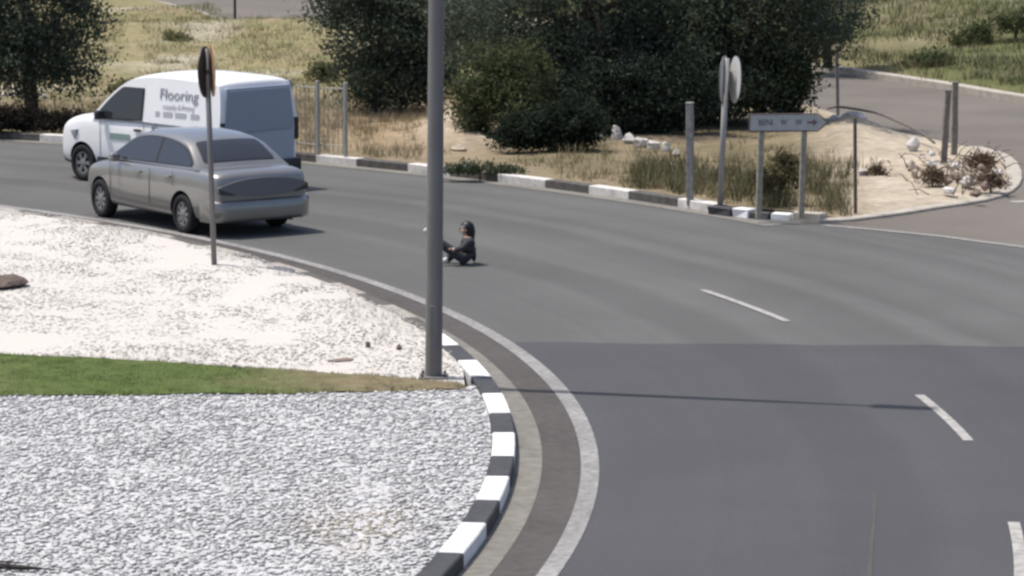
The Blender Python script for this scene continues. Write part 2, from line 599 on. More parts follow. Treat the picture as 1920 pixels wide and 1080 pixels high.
def g_tint(x, y):
    px, py = to_px(x, y)
    n1, n2 = vnoise(x, y, 0.8, 5), vnoise(x, y, 2.6, 6)
    c = np.tile(np.array([0.215, 0.175, 0.115]), (len(x), 1))
    c = mixc(c, np.array([0.15, 0.135, 0.08]), (n1 + 0.2) * 0.9)
    orange = np.exp(-(((px - 720) / 190) ** 2 + ((py - 245) / 50) ** 2))
    c = mixc(c, np.array([0.30, 0.225, 0.14]), orange * (0.75 + 0.4 * n2))
    heap = np.exp(-(((px - 860) / 75) ** 2 + ((py - 255) / 35) ** 2))
    c = mixc(c, np.array([0.40, 0.335, 0.26]), heap * 1.3 + 0.2 * n2 * heap)
    sand = 1 / (1 + np.exp(-(px - 1560 - (py - 300) * 0.35) / 22)) * (py > 190)
    c = mixc(c, np.array([0.42, 0.365, 0.29]), sand * (0.90 + 0.35 * n2))
    field = np.clip((210 - py) / 40, 0, 1) * (px < 900)
    c = mixc(c, np.array([0.26, 0.225, 0.125]), field * (0.75 + 0.3 * n1))
    c = mixc(c, np.array([0.16, 0.165, 0.075]), field * np.clip(n2 + 0.15, 0, 1))
    c = mixc(c, np.array([0.38, 0.35, 0.27]), field * np.clip(vnoise(x, y, 0.5, 9) - 0.3, 0, 1) * 1.6)
    return np.clip(c, 0.03, 0.8)


terrain('verge', VERGE, g_h, g_tint, SOIL, box_near=(-16, 12, 45, 100), near=0.45)
fe = [p.copy() for p in far_edge]
FIELD = [(p.x, p.y + 0.33) for p in fe] + [(-60, 170), (-60, 420), (160, 420), (160, 40), (20, 50)]


FA, FB = G(1510, 130), G(1880, 188)
FN = Vector(((FB - FA).y, -(FB - FA).x, 0)).normalized()
if FN.y < 0:
    FN = -FN


def f_dist(x, y):
    return (x - FA.x) * FN.x + (y - FA.y) * FN.y


def f_h(x, y):
    dl = f_dist(x, y)
    return 0.14 + np.clip(dl / 6, 0, 1) * (0.35 + 0.15 * vnoise(x, y, 0.3, 21)) + np.clip((dl - 5) / 60, 0, 1) * 6.0


def f_tint(x, y):
    n1, n2 = vnoise(x, y, 0.35, 15), vnoise(x, y, 1.5, 16)
    c = np.tile(np.array([0.105, 0.115, 0.048]), (len(x), 1))
    c = mixc(c, np.array([0.19, 0.165, 0.095]), n1 * 0.9 + 0.1)
    c = mixc(c, np.array([0.30, 0.27, 0.19]), n2 * 0.9 - 0.45)
    return c


terrain('field', FIELD, lambda x, y, d: -.04 + (f_h(x, y) + .04) * np.clip(d / .35, 0, 1) * np.clip(np.minimum(d / 4, 1) + (f_dist(x, y) < 8), 0, 1),
        f_tint, SOIL, box_near=(-4, 24, 66, 130), near=0.9)

# ------------------------------------------------------------------ central island
TURF_U = [G(872, 719, .12), G(800, 711, .12), G(600, 697, .12), G(300, 678, .12), G(0, 662, .12)]
TURF_L = [G(872, 727, .12), G(700, 733, .12), G(500, 737, .12), G(250, 739, .12), G(0, 741, .12)]
tu_end = TURF_U[-1] + (TURF_U[-1] - TURF_U[-2]) * 5
tl_end = TURF_L[-1] + (TURF_L[-1] - TURF_L[-2]) * 5
ISL_U = [p for p in [P(26.63 + 0.12 * min(1, max(0, (a - 10) / 3)), a) for a in np.arange(75, 8.6, -1.0)]] + [p - Vector((0, .16, 0)) for p in TURF_U + [tu_end]] + [ Vector((-26, 50, 0))]
ISL_L = [P(26.63, a) for a in np.arange(-28, 7.6, 1.0)] + [p + Vector((0, .14, 0)) for p in TURF_L + [tl_end]] + [ Vector((-24, 22, 0))]
isl_h = lambda x, y, d: 0.105 + 0.012 * vnoise(x, y, 1.5, 30)


def isl_up(x, y, d):
    """the white pebbles are heaped up against, and partly over, the kerb"""
    r = np.hypot(x - CX, y - CY)
    th = np.degrees(np.arctan2(y - CY, x - CX))
    heap = np.clip((26.76 - r) / 0.22, 0, 1) * np.clip((27.6 - r) / 1.0, 0, 1) * np.clip((th - 12.5) / 4, 0, 1) * np.clip((r - 24.6) / 1.4, 0, 1)
    return 0.105 + 0.012 * vnoise(x, y, 1.5, 30) + heap * (0.085 + 0.03 * vnoise(x, y, 1.7, 31)) + 0.03 * vnoise(x, y, .7, 33) * np.clip(d / 2, 0, 1)


terrain('gravel_bed', [(p[0], p[1]) for p in ISL_U], isl_up, lambda x, y: np.ones((len(x), 3)), BED_W, near=0.5, box_near=(-9, 1, 32, 50))
terrain('gravel_bed', [(p[0], p[1]) for p in ISL_L], isl_h, lambda x, y: np.ones((len(x), 3)), BED_G, near=0.5, box_near=(-7, 1, 20, 34))
# concrete edging between the gravel, turf and kerb by the pole
def ragged(pts, amp):
    out = []
    for a, b in zip(pts, pts[1:]):
        m = max(2, int((b - a).length / .12))
        for k in range(m):
            p = a.lerp(b, k / m)
            out.append(p + Vector((0, float(vnoise(p.x, p.y, 2.2, 71)) * amp + float(vnoise(p.x, p.y, 8, 72)) * amp * .5, 0)))
    return out + [pts[-1]]


TURF = [(p.x, p.y) for p in ragged(TURF_U + [tu_end], .06) + ragged(TURF_L + [tl_end], .05)[::-1]]


def t_tint(x, y):
    px, py = to_px(x, y, .13)
    n1, n2 = vnoise(x, y, 1.3, 73), vnoise(x, y, 6, 74)
    c = np.tile(np.array([0.080, 0.112, 0.034]), (len(x), 1))
    c = mixc(c, np.array([0.115, 0.135, 0.055]), n1 * .6 + .1)
    return mixc(c, np.array([0.185, 0.155, 0.095]), (px - 470 + 130 * n1 + 60 * n2) / 260)


terrain('turf', TURF, lambda x, y, d: 0.118 + .022 * np.clip(d / .06, 0, 1) + .006 * vnoise(x, y, 3, 75), t_tint, SOIL, near=.12, box_near=(-6.5, 0, 31, 36.5))


def scatter_stones(name, poly, lim, n, smin, smax, tones, m=STONE, zf=None, flatness=(.14, .34)):
    x = RNG.uniform(lim[0], lim[1], n)
    y = RNG.uniform(lim[2], lim[3], n)
    k = inside(poly, x, y)
    x, y = x[k], y[k]
    n = len(x)
    z0 = zf(x, y)
    s = RNG.uniform(0, 1, n) ** 1.6 * (smax - smin) + smin
    base = np.array([[1, 0, 0], [-1, 0, 0], [0, 1, 0], [0, -1, 0], [0, 0, 1], [0, 0, -1]], float)
    v = base[None] * RNG.uniform(0.65, 1.2, (n, 6, 1)) + RNG.uniform(-0.22, 0.22, (n, 6, 3))
    v = v * (s[:, None, None] * np.stack([np.ones(n), RNG.uniform(.7, 1, n), RNG.uniform(*flatness, n)], 1)[:, None, :])
    a = RNG.uniform(0, 6.283, n)
    ca, sa = np.cos(a)[:, None], np.sin(a)[:, None]
    vx = v[..., 0] * ca - v[..., 1] * sa
    vy = v[..., 0] * sa + v[..., 1] * ca
    v = np.stack([vx + x[:, None], vy + y[:, None], v[..., 2] + (z0 + s * 0.25)[:, None]], -1)
    f = np.array([[0, 2, 4], [2, 1, 4], [1, 3, 4], [3, 0, 4], [2, 0, 5], [1, 2, 5], [3, 1, 5], [0, 3, 5]])
    F = (f[None] + (np.arange(n) * 6)[:, None, None]).reshape(-1, 3)
    t = np.array(tones)
    ti = RNG.integers(0, len(t), n)
    c = t[ti] * RNG.uniform(0.88, 1.1, (n, 1))
    px, py = to_px(x, y, 0.12)                       # a sandy stain among the chippings
    st_ = np.exp(-(((px - 670) / 110) ** 2 + ((py - 985) / 55) ** 2))[:, None] * np.clip(.6 + vnoise(x, y, 3, 60), 0, 1)[:, None]
    c = c * (1 - st_ * np.array([.06, .16, .30]))
    c = c * (1 + .10 * vnoise(x, y, 1.1, 61) + .05 * vnoise(x, y, 5.0, 62) + .09 * vnoise(x, y, 14.0, 63))[:, None]          # dustier and cleaner patches
    return fastmesh(name, v.reshape(-1, 3), F, m, tint=np.repeat(np.clip(c, 0, 0.85), 6, 0), kind='stuff')


pu = [(p[0], p[1]) for p in ISL_U]
pl = [(p[0], p[1]) for p in ISL_L]
tag(scatter_stones('gravel', pl, (-7.5, 0.2, 19.5, 34), 62000, 0.012, 0.042,
                   [(.60, .60, .59), (.55, .55, .54), (.66, .66, .65), (.50, .50, .495), (.55, .54, .52), (.30, .30, .30), (.58, .58, .575)], zf=lambda x, y: isl_h(x, y, 1)),
    'grey white chippings covering the near part of the island', 'gravel')
tag(scatter_stones('gravel', pu, (-10, 0, 32.5, 52), 60000, 0.012, 0.030,
                   [(.59, .57, .525), (.57, .545, .50), (.61, .59, .545), (.55, .525, .475), (.56, .53, .485), (.49, .475, .435)], zf=lambda x, y: isl_up(x, y, np.full(len(x), 2.0)) - .004),
    'bright white pebbles covering the island beyond the turf strip', 'gravel')


def scatter_blades(name, poly, lim, n, per, hmin, hmax, wd, tones, zf, spread=0.06, lean=0.35, keep=None):
    x = RNG.uniform(lim[0], lim[1], n)
    y = RNG.uniform(lim[2], lim[3], n)
    k = inside(poly, x, y)
    if keep is not None:
        k &= keep(x, y)
    x, y = x[k], y[k]
    hs = RNG.uniform(hmin, hmax, len(x))
    ti = RNG.integers(0, len(tones), len(x))
    x, y, hs, ti = (np.repeat(q, per) for q in (x, y, hs, ti))
    n = len(x)
    x = x + RNG.normal(0, spread, n)
    y = y + RNG.normal(0, spread, n)
    z = zf(x, y)
    hs = hs * RNG.uniform(.5, 1.1, n)
    a = RNG.uniform(0, 6.283, n)
    dx, dy = np.cos(a) * wd / 2, np.sin(a) * wd / 2
    lx, ly = RNG.normal(0, lean, n) * hs, RNG.normal(0, lean, n) * hs
    v = np.stack([np.stack([x - dx, y - dy, z - 0.03], -1), np.stack([x + dx, y + dy, z - 0.03], -1), np.stack([x + lx, y + ly, z + hs], -1)], 1)
    F = np.arange(n * 3).reshape(n, 3)
    c = np.array(tones)[ti] * RNG.uniform(.75, 1.2, (n, 1))
    return fastmesh(name, v.reshape(-1, 3), F, BLADE, tint=np.repeat(c, 3, 0), kind='stuff')


def turf_x(x, y):
    return np.full(len(x), 0.135)


tag(scatter_blades('grass', TURF, (-11, -2.6, 30, 39), 22000, 7, 0.015, 0.032, 0.008, [(.10, .135, .036), (.085, .115, .032), (.12, .145, .048)], turf_x, 0.03, 0.5,
                   keep=lambda x, y: to_px(x, y, .13)[0] + 130 * vnoise(x, y, 1.3, 73) < 560),
    'short green turf of the wedge across the island', 'grass')
tag(scatter_blades('grass', TURF, (-3.0, 0.2, 30, 39), 9000, 7, 0.012, 0.030, 0.009, [(.20, .17, .10), (.17, .16, .085), (.22, .19, .13)], turf_x, 0.03, 0.5,
                   keep=lambda x, y: to_px(x, y, .13)[0] + 130 * vnoise(x, y, 1.3, 73) > 420),
    'worn straw coloured end of the turf wedge by the pole', 'grass')

vz = lambda x, y: g_h(x, y, np.full(len(x), 1.0))
def zone(fn):
    def k(x, y):
        px, py = to_px(x, y)
        return fn(px, py) & (np.hypot(x - CX, y - CY) > 35.95)
    return k


tag(scatter_blades('dry_grass', VERGE, (-13, 8, 45, 66), 5200, 10, 0.08, 0.30, 0.014, [(.30, .25, .14), (.25, .215, .12), (.36, .30, .18), (.20, .185, .085)], vz, 0.07,
                   keep=zone(lambda px, py: ((px + 60 * vnoise(px, py, .03, 7) > 985) & (px + 50 * vnoise(px, py, .03, 8) < 1570) & (py + 26 * vnoise(px, py, .025, 9) > 292)) | ((px < 560) & (py > 200)))),
    'brown green dry grass growing along the far verge', 'grass')
tag(scatter_blades('scrub', VERGE, (-1, 8, 45, 60), 3600, 12, 0.16, 0.46, 0.016, [(.17, .155, .085), (.135, .13, .065), (.20, .175, .105), (.12, .12, .058)], vz, 0.06,
                   keep=zone(lambda px, py: (px > 1180) & (px + 60 * vnoise(px, py, .03, 17) < 1585) & (py + 16 * vnoise(px, py, .03, 18) > 334) & (vnoise(px, py, .03, 19) > -.25))),
    'green brown scrub growing round the foot of the sign posts', 'scrub')
tag(scatter_blades('dry_grass', VERGE, (-9, 0, 55, 68), 3000, 9, 0.06, 0.28, 0.014, [(.36, .295, .19), (.31, .25, .155), (.42, .35, .24), (.27, .235, .13)], vz, 0.07,
                   keep=zone(lambda px, py: (px > 530) & (px + 45 * vnoise(px, py, .03, 7) < 815) & (py + 15 * vnoise(px, py, .03, 8) > 190) & (vnoise(px, py, .022, 12) > -.35))),
    'straw orange dry grass left of the tan earth heap', 'grass')
tag(scatter_blades('dry_grass', VERGE, (-16, 0, 64, 100), 7000, 8, 0.05, 0.20, 0.018, [(.33, .29, .16), (.27, .26, .125), (.38, .34, .21), (.22, .22, .095)], vz, 0.10,
                   keep=zone(lambda px, py: (px < 700) & (py < 215) & (vnoise(px, py, 0.02, 4) > -0.35))),
    'yellow green dry grass in the field behind the van', 'grass')
tag(scatter_blades('grass', FIELD, (-2, 26, 66, 125), 21000, 8, 0.08, 0.34, 0.022, [(.13, .15, .055), (.105, .13, .045), (.19, .175, .09), (.15, .165, .065), (.27, .24, .16)], f_h, 0.14,
                   keep=lambda x, y: (f_dist(x, y) > 1.0) & (vnoise(x, y, .5, 41) > -.55)),
    'green meadow grass in the field beyond the side road', 'grass')
tag(scatter_blades('dry_grass', FIELD, (-2, 26, 60, 125), 5000, 9, 0.10, 0.40, 0.02, [(.20, .165, .095), (.16, .14, .07), (.26, .22, .14)], f_h, 0.12,
                   keep=lambda x, y: (f_dist(x, y) > .3) & (f_dist(x, y) < 3.2)),
    'brown dry grass along the far kerb of the side road', 'grass')

# ------------------------------------------------------------------ vehicles
def loft(name, rings, m, parent, levels=2):
    """closed lofted body from half sections (y, z) at stations x; returns the object"""
    bm = bmesh.new()
    rows = []
    for x, half in rings:
        pts = [(x, y, z) for y, z in half] + [(x, -y, z) for y, z in half[::-1][1:-1]]
        rows.append([bm.verts.new(p) for p in pts])
    n = len(rows[0])
    for a, b in zip(rows, rows[1:]):
        for k in range(n):
            bm.faces.new((a[k], a[(k + 1) % n], b[(k + 1) % n], b[k]))
    bm.faces.new(rows[0][::-1])
    bm.faces.new(rows[-1])
    bmesh.ops.recalc_face_normals(bm, faces=bm.faces)
    o = obj(name, bm, m, parent, smooth=True)
    md = o.modifiers.new('sub', 'SUBSURF')
    md.levels = md.render_levels = levels
    return o


def bake(o, cutters=()):
    """apply the modifiers (and cut the wheel arches) into a plain mesh"""
    for c in cutters:
        md = o.modifiers.new('cut', 'BOOLEAN')
        md.operation = 'DIFFERENCE'
        md.solver = 'EXACT'
        md.object = c
    dg = bpy.context.evaluated_depsgraph_get()
    me = bpy.data.meshes.new_from_object(o.evaluated_get(dg))
    o.modifiers.clear()
    o.data = me
    for c in cutters:
        bpy.data.objects.remove(c, do_unlink=True)


def body_section(W, zb, zt, belt=0.0):
    h = zt - zb
    return [(0, zb), (W * .80, zb), (W * .95, zb + .04 * h), (W * .995, zb + .22 * h), (W, zb + .5 * h), (W * .985, zb + .78 * h),
            (W * .955, zb + .93 * h), (W * .86, zt), (W * .5, zt + .012), (0, zt + .018)]


def wheel(parent, x, y, r, wd, side, spokes=8):
    """tyre with a spoked rim; side = +1 left, -1 right"""
    bm = bmesh.new()
    prof = [(r * .62, -wd / 2), (r * .9, -wd / 2), (r * .97, -wd * .42), (r, -wd * .3), (r, wd * .3), (r * .97, wd * .42), (r * .9, wd / 2), (r * .62, wd / 2)]
    N = 32
    rows = [[bm.verts.new((pr * math.cos(2 * math.pi * k / N), py, pr * math.sin(2 * math.pi * k / N))) for pr, py in prof] for k in range(N)]
    for k in range(N):
        a, b = rows[k], rows[(k + 1) % N]
        for j in range(len(prof)):
            j2 = (j + 1) % len(prof)
            bm.faces.new((a[j], a[j2], b[j2], b[j]))
    bmesh.ops.recalc_face_normals(bm, faces=bm.faces)
    t = obj('wheel', bm, RUBBER, parent, smooth=True)
    t.location = (x, y, r)
    bm = bmesh.new()
    yo = side * wd * .40
    ri = r * .64

    def ring(r0, r1, y0, y1):
        for k in range(N):
            a0, a1 = 2 * math.pi * k / N, 2 * math.pi * (k + 1) / N
            q = [bm.verts.new((rr * math.cos(a), yy, rr * math.sin(a))) for rr, yy, a in ((r0, y0, a0), (r1, y1, a0), (r1, y1, a1), (r0, y0, a1))]
            bm.faces.new(q)
    ring(ri, ri * .84, yo, yo)
    ring(ri * .84, ri * .8, yo, yo - side * .03)
    ring(ri * .30, 0.001, yo + side * .004, yo + side * .012)
    ring(ri * .34, ri * .30, yo - side * .03, yo + side * .004)
    for k in range(spokes):
        a = 2 * math.pi * k / spokes
        w0, w1 = ri * .12, ri * .17
        e, f_ = Vector((math.cos(a), 0, math.sin(a))), Vector((-math.sin(a), 0, math.cos(a)))
        q = [e * ri * .28 - f_ * w0, e * ri * .28 + f_ * w0, e * ri * .86 + f_ * w1, e * ri * .86 - f_ * w1]
        prism(bm, [p + Vector((0, yo - side * .02, 0)) for p in q], Vector((0, side * .02, 0)))
    bmesh.ops.remove_doubles(bm, verts=bm.verts, dist=1e-4)
    bmesh.ops.recalc_face_normals(bm, faces=bm.faces)
    obj('rim', bm, RIM, t)
    bm = bmesh.new()
    bmesh.ops.create_circle(bm, cap_ends=True, radius=ri, segments=24, matrix=Matrix.Translation((0, yo - side * .035, 0)) @ Matrix.Rotation(R(90) * -side, 4, 'X'))
    obj('brake_disc', bm, TRIM, t)
    return t


def cutter(x, y, r, w_, parent):
    bm = bmesh.new()
    bmesh.ops.create_cone(bm, cap_ends=True, segments=40, radius1=r, radius2=r, depth=w_, matrix=Matrix.Translation((x, y, r * .87)) @ Matrix.Rotation(R(90), 4, 'X'))
    return obj('arch_cut', bm, TRIM, parent)


def smooth_profile(pts, n):
    """Catmull-Rom through (x, z) points"""
    p = [Vector(a) for a in pts]
    p = [p[0] * 2 - p[1]] + p + [p[-1] * 2 - p[-2]]
    out = []
    seg = len(p) - 3
    for i in range(n + 1):
        u = i / n * seg
        k = min(int(u), seg - 1)
        t = u - k
        a, b, c, d_ = p[k:k + 4]
        out.append(0.5 * ((2 * b) + (c - a) * t + (2 * a - 5 * b + 4 * c - d_) * t * t + (3 * b - a - 3 * c + d_) * t ** 3))
    return out


class House:
    """upper body: a side profile, leaning sides, a crowned roof, glass set 4 mm proud"""

    def __init__(self, prof, wb, zb, lean, crown, n=30):
        self.p = smooth_profile(prof, n)
        self.wb, self.zb, self.lean, self.crown, self.n = wb, zb, lean, crown, n

    def hw(self, z):
        return self.wb - (z - self.zb) * self.lean

    def pt(self, u, v, off=0.0):
        """u 0..1 along the profile, v -1..1 across"""
        q = u * self.n
        k = min(int(q), self.n - 1)
        a = self.p[k].lerp(self.p[k + 1], q - k)
        t = (self.p[k + 1] - self.p[k]).normalized()
        nx, nz = -t.y, t.x
        s = math.sin(math.pi * u) ** .5 if 0 < u < 1 else 0
        drop = -0.045 * abs(v) ** 7 * s + self.crown * (1 - v * v) * s
        return Vector((a.x + nx * (off + drop), v * self.hw(a.y), a.y + nz * (off + drop)))

    def top(self, x):
        z = None
        for a, b in zip(self.p, self.p[1:]):
            if min(a.x, b.x) <= x <= max(a.x, b.x) and abs(a.x - b.x) > 1e-6:
                zz = a.y + (b.y - a.y) * (x - a.x) / (b.x - a.x)
                z = zz if z is None else max(z, zz)
        return z if z is not None else self.zb

    def build(self, name, m, parent):
        bm = bmesh.new()
        vs = [-1, -.97, -.9, -.78, -.5, -.2, .2, .5, .78, .9, .97, 1]
        g = [[bm.verts.new(self.pt(i / self.n, v)) for v in vs] for i in range(self.n + 1)]
        for a, b in zip(g, g[1:]):
            for k in range(len(vs) - 1):
                bm.faces.new((a[k], a[k + 1], b[k + 1], b[k]))
        for k, s in ((0, 1), (-1, -1)):
            f = bm.faces.new([r[k] for r in g][::s])
            bmesh.ops.triangulate(bm, faces=[f])
        bmesh.ops.recalc_face_normals(bm, faces=bm.faces)
        o = obj(name, bm, m, parent, smooth=True)
        o.data.set_sharp_from_angle(angle=R(40))
        return o

    def screen(self, name, u0, u1, vmax, m, parent, seal=True):
        def patch(nm, a, b, vm, off, mm, par):
            bm = bmesh.new()
            g = []
            for i in range(9):
                u = a + (b - a) * i / 8
                vv = vm * (1 - 0.05 * (1 if i in (0, 8) else 0))
                g.append([bm.verts.new(self.pt(u, vv * (j / 6 - 1), off)) for j in range(13)])
            for r0, r1 in zip(g, g[1:]):
                for k in range(12):
                    bm.faces.new((r0[k], r0[k + 1], r1[k + 1], r1[k]))
            bmesh.ops.recalc_face_normals(bm, faces=bm.faces)
            if sum((f.normal.z for f in bm.faces)) < 0:
                bmesh.ops.reverse_faces(bm, faces=bm.faces)
            return obj(nm, bm, mm, par, smooth=True)
        o = patch(name, u0, u1, vmax, 0.008, m, parent)
        if seal:
            e = 0.03 * (u1 - u0)
            patch('seal', u0 - e, u1 + e, vmax + .03, 0.004, TRIM, o)
        return o

    def side_pane(self, name, xs, zlow, margin, side, m, parent, off=0.006, cut=None):
        """pane on the leaning side following the roof line; cut(x) may limit its top"""
        up = []
        for x in xs:
            z = self.top(x) - margin
            if cut:
                z = min(z, cut(x))
            if z > zlow(x) + 0.004:
                up.append((x, z))
        poly = up + [(x, zlow(x)) for x, _ in up[::-1]]
        bm = bmesh.new()
        f = bm.faces.new([bm.verts.new((x, side * (self.hw(z) + off), z)) for x, z in poly])
        bmesh.ops.triangulate(bm, faces=[f])
        bm.normal_update()
        for f in bm.faces:
            if f.normal.y * side < 0:
                f.normal_flip()
        return obj(name, bm, m, parent)


def frange(a, b, n):
    return [a + (b - a) * i / (n - 1) for i in range(n)]


def vehicle(name, label, cat, origin, axis):
    return thing(name, label, cat, (origin.x, origin.y, 0), math.atan2(axis[1], axis[0]))


# silver saloon driving away round the island
ax = Vector((-0.585, 0.811, 0)).normalized()
rt = Vector((ax.y, -ax.x, 0))
RLc = G(342, 438)
car_o = RLc + rt * 0.83 + ax * 1.24
car = vehicle('silver_saloon', 'silver grey saloon car driving behind the thin sign post, just behind the white van', 'car', car_o, ax)
st = [(-2.12, .62, .36, .80), (-2.10, .72, .31, .86), (-2.04, .78, .26, .915), (-1.9, .815, .22, .945), (-1.55, .84, .20, .955), (-1.2, .848, .20, .955), (-.6, .85, .20, .945), (0, .85, .20, .935),
      (.6, .85, .20, .925), (1.0, .845, .20, .90), (1.45, .825, .20, .84), (1.72, .77, .22, .77), (1.90, .65, .27, .69), (1.97, .50, .34, .60)]
body = loft('body', [(x, body_section(W, zb, zt)) for x, W, zb, zt in st], SILVER, car)
cuts = [cutter(x, s * .86, .335, .5, car) for x in (-1.24, 1.22) for s in (1, -1)]
bake(body, cuts)
body.data.materials.append(TRIM)
for pgn in body.data.polygons:
    c, nn = pgn.center, pgn.normal
    for x in (-1.24, 1.22):
        if math.hypot(c.x - x, c.z - .29) < .35 and (abs(nn.y) < .5 or abs(c.y) < .7) and abs(c.y) < .845 and c.z < .66 and abs(c.y) > .55:
            pgn.material_index = len(body.data.materials) - 1
body.data.set_sharp_from_angle(angle=R(35))
for x in (-1.24, 1.22):
    for s in (1, -1):
        wheel(car, x, s * .745, .288, .185, s)
hs = House([(-1.60, .935), (-1.33, 1.14), (-1.06, 1.295), (-.7, 1.365), (-.25, 1.39), (.2, 1.365), (.5, 1.28), (.82, 1.09), (1.12, .91)], .765, .93, .40, .03)
hs.build('cabin', SILVER, car)
hs.screen('rear_window', .055, .235, .80, GLASS, car)
hs.screen('windscreen', .77, .96, .82, GLASS, car)
for s in (1, -1):
    z0 = lambda x: .955 - .02 * x
    hs.side_pane('window_surround', frange(-1.40, .86, 40), lambda x: z0(x) - .012, .062, s, TRIM, car, off=.003)
    hs.side_pane('side_window', frange(-1.36, -.42, 20), z0, .078, s, GLASS, car, off=.007)
    hs.side_pane('side_window', frange(-.36, .78, 24), z0, .078, s, GLASS, car, off=.007)
    bm = bmesh.new()
    box(bm, (.66, s * .88, .965), (.10, .15, .10))
    bevel(bm, .03, 3)
    mir = obj('mirror', bm, SILVER, car, smooth=True)
    for hx in (.02, -.86):
        bm = bmesh.new()
        box(bm, (hx, s * .853, .80), (.16, .03, .03))
        bevel(bm, .008, 2)
        obj('door_handle', bm, SILVER, car)
    # shut lines, a few millimetres proud of the panels
    for hx in (.86, -.32, -1.0):
        bm = bmesh.new()
        for k in range(5):
            za, zb_ = .36 + k * .105, .36 + (k + 1) * .105
            yy = lambda z: s * (.851 - max(0, z - .78) * .17)
            if hx == -1.0 and za < .6:
                continue
            box(bm, (hx, (yy(za) + yy(zb_)) / 2, (za + zb_) / 2), (.007, .004, .106))
        obj('shut_line', bm, TRIM, car)
# tail: boot face with its shade painted in as a dark panel, lamps, bumper below
def tail_curve(y, z):
    return -2.125 - .022 * (1 - (y / .78) ** 2) + .10 * max(0, abs(y) - .52) ** 1.4 + (z - .8) * .12


def tail_patch(nm, y0, y1, zf0, zf1, off, m, par, thick=.02):
    bm = bmesh.new()
    g = []
    for i in range(17):
        y = y0 + (y1 - y0) * i / 16
        g.append([bm.verts.new((tail_curve(y, z) - off, y, z)) for z in (zf0(y), (zf0(y) + zf1(y)) / 2, zf1(y))])
    for a, b in zip(g, g[1:]):
        for k in range(2):
            bm.faces.new((a[k], b[k], b[k + 1], a[k + 1]))
    bmesh.ops.recalc_face_normals(bm, faces=bm.faces)
    ext = bmesh.ops.extrude_face_region(bm, geom=bm.faces[:])
    for v in ext['geom']:
        if isinstance(v, bmesh.types.BMVert):
            v.co.x += thick
    bmesh.ops.recalc_face_normals(bm, faces=bm.faces)
    return obj(nm, bm, m, par, smooth=False)


lo_f = lambda y: .635 - .05 * (1 - (y / .74) ** 2)
hi_f = lambda y: .845 - .12 * (abs(y) / .745) ** 2.4
tail_patch('tail_shade_panel', -.745, .745, lo_f, hi_f, .012, TAILP, car, .06)
for s in (1, -1):
    tail_patch('tail_lamp', s * .50, s * .745, lambda y: lo_f(y) + .006, lambda y: lo_f(y) + .02 + .06 * (abs(y) - .50) / .25, .020, TAILR, car, .03)
bst = []
bm = bmesh.new()
rows = []
for i in range(25):
    y = -.83 + 1.66 * i / 24
    e = abs(y) / .83
    xo = -2.20 + .03 * e * e + .20 * max(0, e - .74) ** 1.5 * 5
    sec = [(xo + .05, .225), (xo + .012, .27), (xo, .38), (xo + .004, .48), (xo + .03, .525), (xo + .12, .545)]
    rows.append([bm.verts.new((a, y * (1 - .0 * e), z)) for a, z in sec] + [bm.verts.new((xo + .3, y, .545)), bm.verts.new((xo + .3, y, .225))])
for a, b in zip(rows, rows[1:]):
    for k in range(8):
        bm.faces.new((a[k], a[(k + 1) % 8], b[(k + 1) % 8], b[k]))
bm.faces.new(rows[0])
bm.faces.new(rows[-1][::-1])
bmesh.ops.recalc_face_normals(bm, faces=bm.faces)
o = obj('rear_bumper', bm, SILVER, car, smooth=True)
o.data.set_sharp_from_angle(angle=R(50))
bm = bmesh.new()
tube(bm, [(-2.16, -.45, .23), (-1.9, -.45, .23)], .03, 10)
obj('exhaust_pipe', bm, STEEL_D, car)
bm = bmesh.new()
box(bm, (-.1, 0, .26), (3.6, 1.3, .12))
obj('underbody', bm, TRIM, car)

# white panel van ahead of it
ax = Vector((-0.74, 0.672, 0)).normalized()
rt = Vector((ax.y, -ax.x, 0))
FLc = G(157, 339)
van_o = FLc + rt * 0.83 - ax * 1.36
van = vehicle('panel_van', 'white panel van with grey lettering on its side, ahead of the silver car', 'van', van_o, ax)
st = [(-2.02, .80, .36, 1.06), (-2.0, .84, .30, 1.09), (-1.9, .86, .27, 1.10), (-1.4, .868, .25, 1.10), (-.6, .87, .25, 1.10), (.3, .87, .25, 1.10), (.9, .868, .25, 1.12), (1.2, .865, .25, 1.13),
      (1.55, .855, .26, 1.10), (1.84, .82, .28, 1.01), (2.04, .72, .32, .88), (2.12, .58, .38, .74)]
body = loft('body', [(x, body_section(W, zb, zt)) for x, W, zb, zt in st], WHITEP, van)
cuts = [cutter(x, s * .87, .355, .5, van) for x in (-1.33, 1.36) for s in (1, -1)]
bake(body, cuts)
body.data.materials.append(TRIM)
for pgn in body.data.polygons:
    c, nn = pgn.center, pgn.normal
    for x in (-1.33, 1.36):
        if math.hypot(c.x - x, c.z - .31) < .37 and (abs(nn.y) < .5 or abs(c.y) < .7) and abs(c.y) < .862 and c.z < .7 and abs(c.y) > .55:
            pgn.material_index = len(body.data.materials) - 1
body.data.set_sharp_from_angle(angle=R(35))
for x in (-1.33, 1.36):
    for s in (1, -1):
        wheel(van, x, s * .765, .305, .19, s, 6)
hv = House([(-2.03, 1.04), (-2.02, 1.40), (-1.97, 1.70), (-1.85, 1.80), (-1.3, 1.835), (-.6, 1.85), (-.1, 1.825), (.3, 1.73), (.68, 1.49), (1.12, 1.10)], .862, 1.04, .13, .03, n=44)
hv.build('cargo_body', WHITEP, van)
hv.screen('windscreen', .80, .97, .86, GLASS, van)
